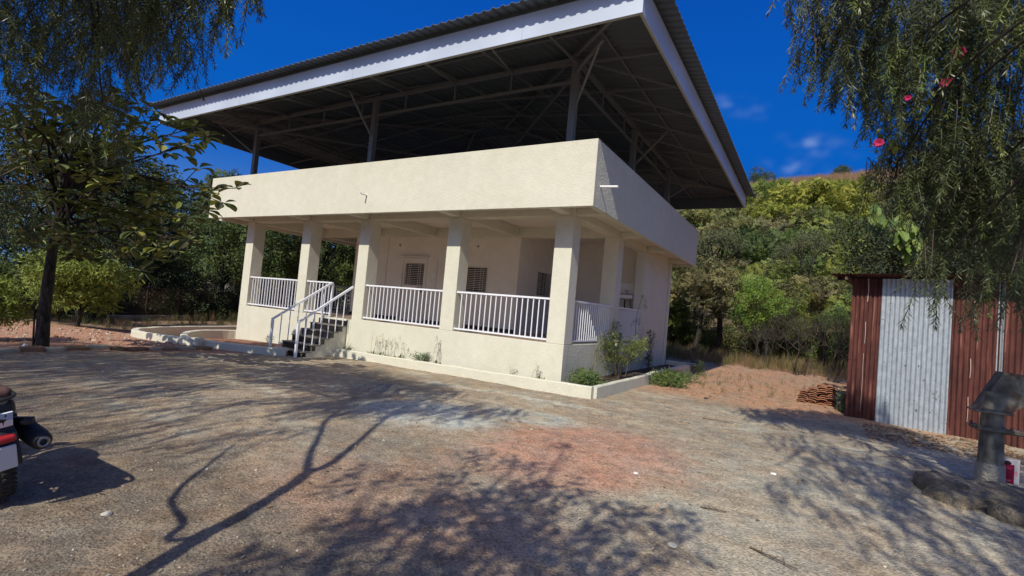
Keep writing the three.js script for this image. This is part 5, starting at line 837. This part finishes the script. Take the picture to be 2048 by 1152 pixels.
{ // broad-leaved vine on the shed's left roof corner
  const r = rng(520), t = root('broad_leaf_vine', 'bright green broad leaved vine on the left corner of the shed roof', 'vine'); const l = [], P = []; leafTris(P, V(0, 0, 0), V(0, 0, 1), UP, 1, 0.62, 0.12, 0.25, 0.36); const lg = triGeo(P), lm = [[0.17, 0.25, 0.04], [0.10, 0.16, 0.03], [0.26, 0.33, 0.07]].map((c) => leafMat(...c, 0.35, 0.55));
  for (let k = 0; k < 9; k++) { const a = at(1790 + 60 * r(), 545, 12.6 + 0.6 * r()), b = at(1720 + 110 * r(), 400 + 110 * r(), 12.2 + 0.8 * r()), m = a.clone().lerp(b, 0.5).add(V(0, 0.3, 0)), c = new THREE.CatmullRomCurve3([a, m, b]); l.push(tubeGeo([a, m, b], 0.012, 0.005, 4, 5)); for (let q = 0; q < 14; q++) { const p = c.getPoint(0.15 + 0.85 * r()).addScaledVector(rdir(r), 0.12), o = mesh('leaf', lg, lm[q % 3], t); o.position.copy(p); o.lookAt(p.clone().add(V((r() - 0.5) * 1.2, -0.9, (r() - 0.2) * 1.2))); o.scale.setScalar(0.25 + 0.14 * r()); } }
  mesh('stem', merge(l), MAT.twig, t);
}
// dark tree behind the shed
tree({ label: 'dark dense tree standing behind the tin shed', pos: gAt(5.0, -18.5), h: 7.6, crown: 3.2, n: 26, clump: 1.3, per: 40, size: 0.7, geos: SPR, col: [0.035, 0.05, 0.018], seed: 601, r0: 0.2, low: 0.3, flat: 1 });
tree({ label: 'dark tree left of the shed behind the vine', pos: gAt(2.6, -21.5), h: 7.0, crown: 2.0, n: 16, clump: 1.0, per: 40, size: 0.65, geos: SPR, col: [0.05, 0.075, 0.02], seed: 602, r0: 0.16, low: 0.3, flat: 1 });

// ---------------------------------------------------------------- stones, dead leaves and twigs on the yard
{
  const r = rng(700), g = new THREE.IcosahedronGeometry(1, 1), p = g.attributes.position, it = [], rm = std({ color: C3(1, 1, 1), roughness: 0.95 });
  for (let i = 0; i < p.count; i++) { const x = p.getX(i), y = p.getY(i), z = p.getZ(i), d = 1 + 0.35 * noise(x * 1.3, y * 1.3, z * 1.3); p.setXYZ(i, x * d, y * d * 0.6, z * d); } g.computeVertexNormals();
  for (let k = 0; k < 34000; k++) { const dist = 1.6 + 12 * Math.pow(r(), 1.4), a = lerp(-1.05, 2.05, r()), x = -Math.sin(a) * dist, z = -Math.cos(a) * dist; if (z < -9.2 && x < -3.4) continue; const s = 0.0025 + 0.008 * r() * r() * r() + (r() < 0.012 ? 0.014 * r() : 0), t = r(), c = t < 0.55 ? [0.36, 0.31, 0.23] : t < 0.8 ? [0.24, 0.19, 0.135] : t < 0.9 ? [0.36, 0.21, 0.14] : [0.46, 0.42, 0.34]; it.push([gAt(x, z, s * 0.15), s * (1 + dist * 0.03), tint(r, c, 0.4), [r() * 0.6, r() * 6, r() * 0.6]]); }
  for (let k = 0; k < 700; k++) { const x = -13.3 - 5 * r(), z = -2.6 - 4.6 * r(), s = 0.015 + 0.05 * r() * r(); it.push([gAt(x, z, 0), s, tint(r, r() < 0.6 ? [0.36, 0.19, 0.12] : [0.4, 0.33, 0.26], 0.4), [r(), r() * 6, r()]]); }
  scatter('gravel', [g], rm, it, null, 'stuff');
  const P = []; leafTris(P, V(0, 0, 0), V(0, 0, 1), UP, 1, 0.45, 0.25, -0.2, 0.45); const lg = triGeo(P), lv = [];
  for (let k = 0; k < 1000; k++) { const dist = 1.8 + 11 * r(), a = lerp(-0.9, 1.95, r()), x = -Math.sin(a) * dist, z = -Math.cos(a) * dist; if (z < -9.2 && x < -3.4) continue; lv.push([gAt(x, z, 0.006), 0.02 + 0.035 * r(), tint(r, r() < 0.7 ? [0.30, 0.20, 0.11] : [0.5, 0.44, 0.32], 0.5), [(r() - 0.5) * 0.5, r() * 6, (r() - 0.5) * 0.5]]); }
  for (let k = 0; k < 900; k++) { const x = lerp(0.9, 3, r()), z = lerp(-12.1, -10.2, r()); lv.push([gAt(x, z, 0.008), 0.04 + 0.05 * r(), tint(r, [0.34, 0.20, 0.10], 0.5), [(r() - 0.5) * 0.7, r() * 6, (r() - 0.5) * 0.7]]); }
  for (let k = 0; k < 1200; k++) { const x = lerp(-3.3, 1.0, r()), z = lerp(-12.2, -23, r()); lv.push([gAt(x, z, 0.01), 0.03 + 0.045 * r(), tint(r, [0.32, 0.21, 0.11], 0.5), [(r() - 0.5) * 0.7, r() * 6, (r() - 0.5) * 0.7]]); }
  scatter('dead_leaves', [lg], LEAF, lv, null, 'stuff');
  for (const o of scene.children) { if (o.name.startsWith('gravel')) tag(o, 'small loose stones scattered over the bare yard', 'gravel'); if (o.name.startsWith('dead_leaves')) tag(o, 'dead brown leaves scattered over the yard', 'leaves'); }
}
{ // a few larger things lying on the ground
  const r = rng(720); const twig = (u, v, len, ang, label) => { const p = pick(u, v); p.y = groundY(p.x, p.z) + 0.008; const d = V(Math.cos(ang), 0.02, Math.sin(ang)), l = [tubeGeo([p, p.clone().addScaledVector(d, len * 0.5).add(V(0, 0.01, 0.02)), p.clone().addScaledVector(d, len)], 0.007, 0.004, 4, 5)]; for (let k = 1; k < 4; k++) { const q = p.clone().addScaledVector(d, len * k / 4); l.push(tubeGeo([q, q.clone().add(V((r() - 0.5) * 0.12, 0.02, (r() - 0.5) * 0.12))], 0.004, 0.002, 2, 4)); } tag(mesh('fallen_twig', merge(l), MAT.twig), label, 'twig'); };
  twig(1500, 1098, 0.35, 0.5, 'thin curved twig lying near the bottom right of the yard'); twig(1400, 1015, 0.22, -0.2, 'short twig with dead leaves on the middle of the yard'); twig(1405, 838, 0.5, 0.1, 'long twig on the pale ground by the planter corner');
  for (const [u, v, s, label, c] of [[1272, 948, 0.026, 'small white pebble left of the red patch edge', [0.7, 0.68, 0.62]], [1547, 950, 0.03, 'flat white pebble near the right shadows', [0.72, 0.7, 0.66]], [1345, 1092, 0.035, 'pale pebble in the lower middle shadow', [0.5, 0.47, 0.4]], [213, 1029, 0.03, 'pale stone in front of the motorcycle shadow', [0.45, 0.42, 0.36]], [1412, 797, 0.05, 'dark lump on the red soil by the planter', [0.03, 0.025, 0.02]]]) {
    const p = pick(u, v), g = new THREE.IcosahedronGeometry(s, 2), q = g.attributes.position; for (let i = 0; i < q.count; i++) { const d = 1 + 0.3 * noise(q.getX(i) / s, q.getY(i) / s, q.getZ(i) / s + u); q.setXYZ(i, q.getX(i) * d, q.getY(i) * d * 0.5, q.getZ(i) * d); } g.computeVertexNormals(); g.translate(p.x, groundY(p.x, p.z) + s * 0.2, p.z); tag(mesh('stone', g, std({ color: C3(...c), roughness: 0.9 })), label, 'stone'); }
}

{ // dark undergrowth below the trees at left and beside the wood
  const r = rng(801), it = [];
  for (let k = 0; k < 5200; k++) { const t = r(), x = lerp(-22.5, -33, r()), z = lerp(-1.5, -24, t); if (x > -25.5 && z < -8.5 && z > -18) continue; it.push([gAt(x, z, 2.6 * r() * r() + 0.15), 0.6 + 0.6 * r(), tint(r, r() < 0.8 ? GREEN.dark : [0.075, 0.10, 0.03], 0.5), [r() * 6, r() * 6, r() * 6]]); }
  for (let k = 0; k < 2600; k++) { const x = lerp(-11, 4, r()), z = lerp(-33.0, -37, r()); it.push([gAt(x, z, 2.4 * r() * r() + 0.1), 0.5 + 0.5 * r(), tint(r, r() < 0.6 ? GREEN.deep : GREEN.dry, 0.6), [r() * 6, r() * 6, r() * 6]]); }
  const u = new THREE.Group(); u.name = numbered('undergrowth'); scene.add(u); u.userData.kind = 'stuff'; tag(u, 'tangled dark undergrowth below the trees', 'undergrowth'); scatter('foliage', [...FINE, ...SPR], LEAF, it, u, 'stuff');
}
bushy(0.72, 0.0, -13.35, 0.16, 0.6, 30, LANCE, 0.3, [0.09, 0.15, 0.04], 431, 'small green plant in the gap between the tiles and the shed');
renderer.render(scene, camera);
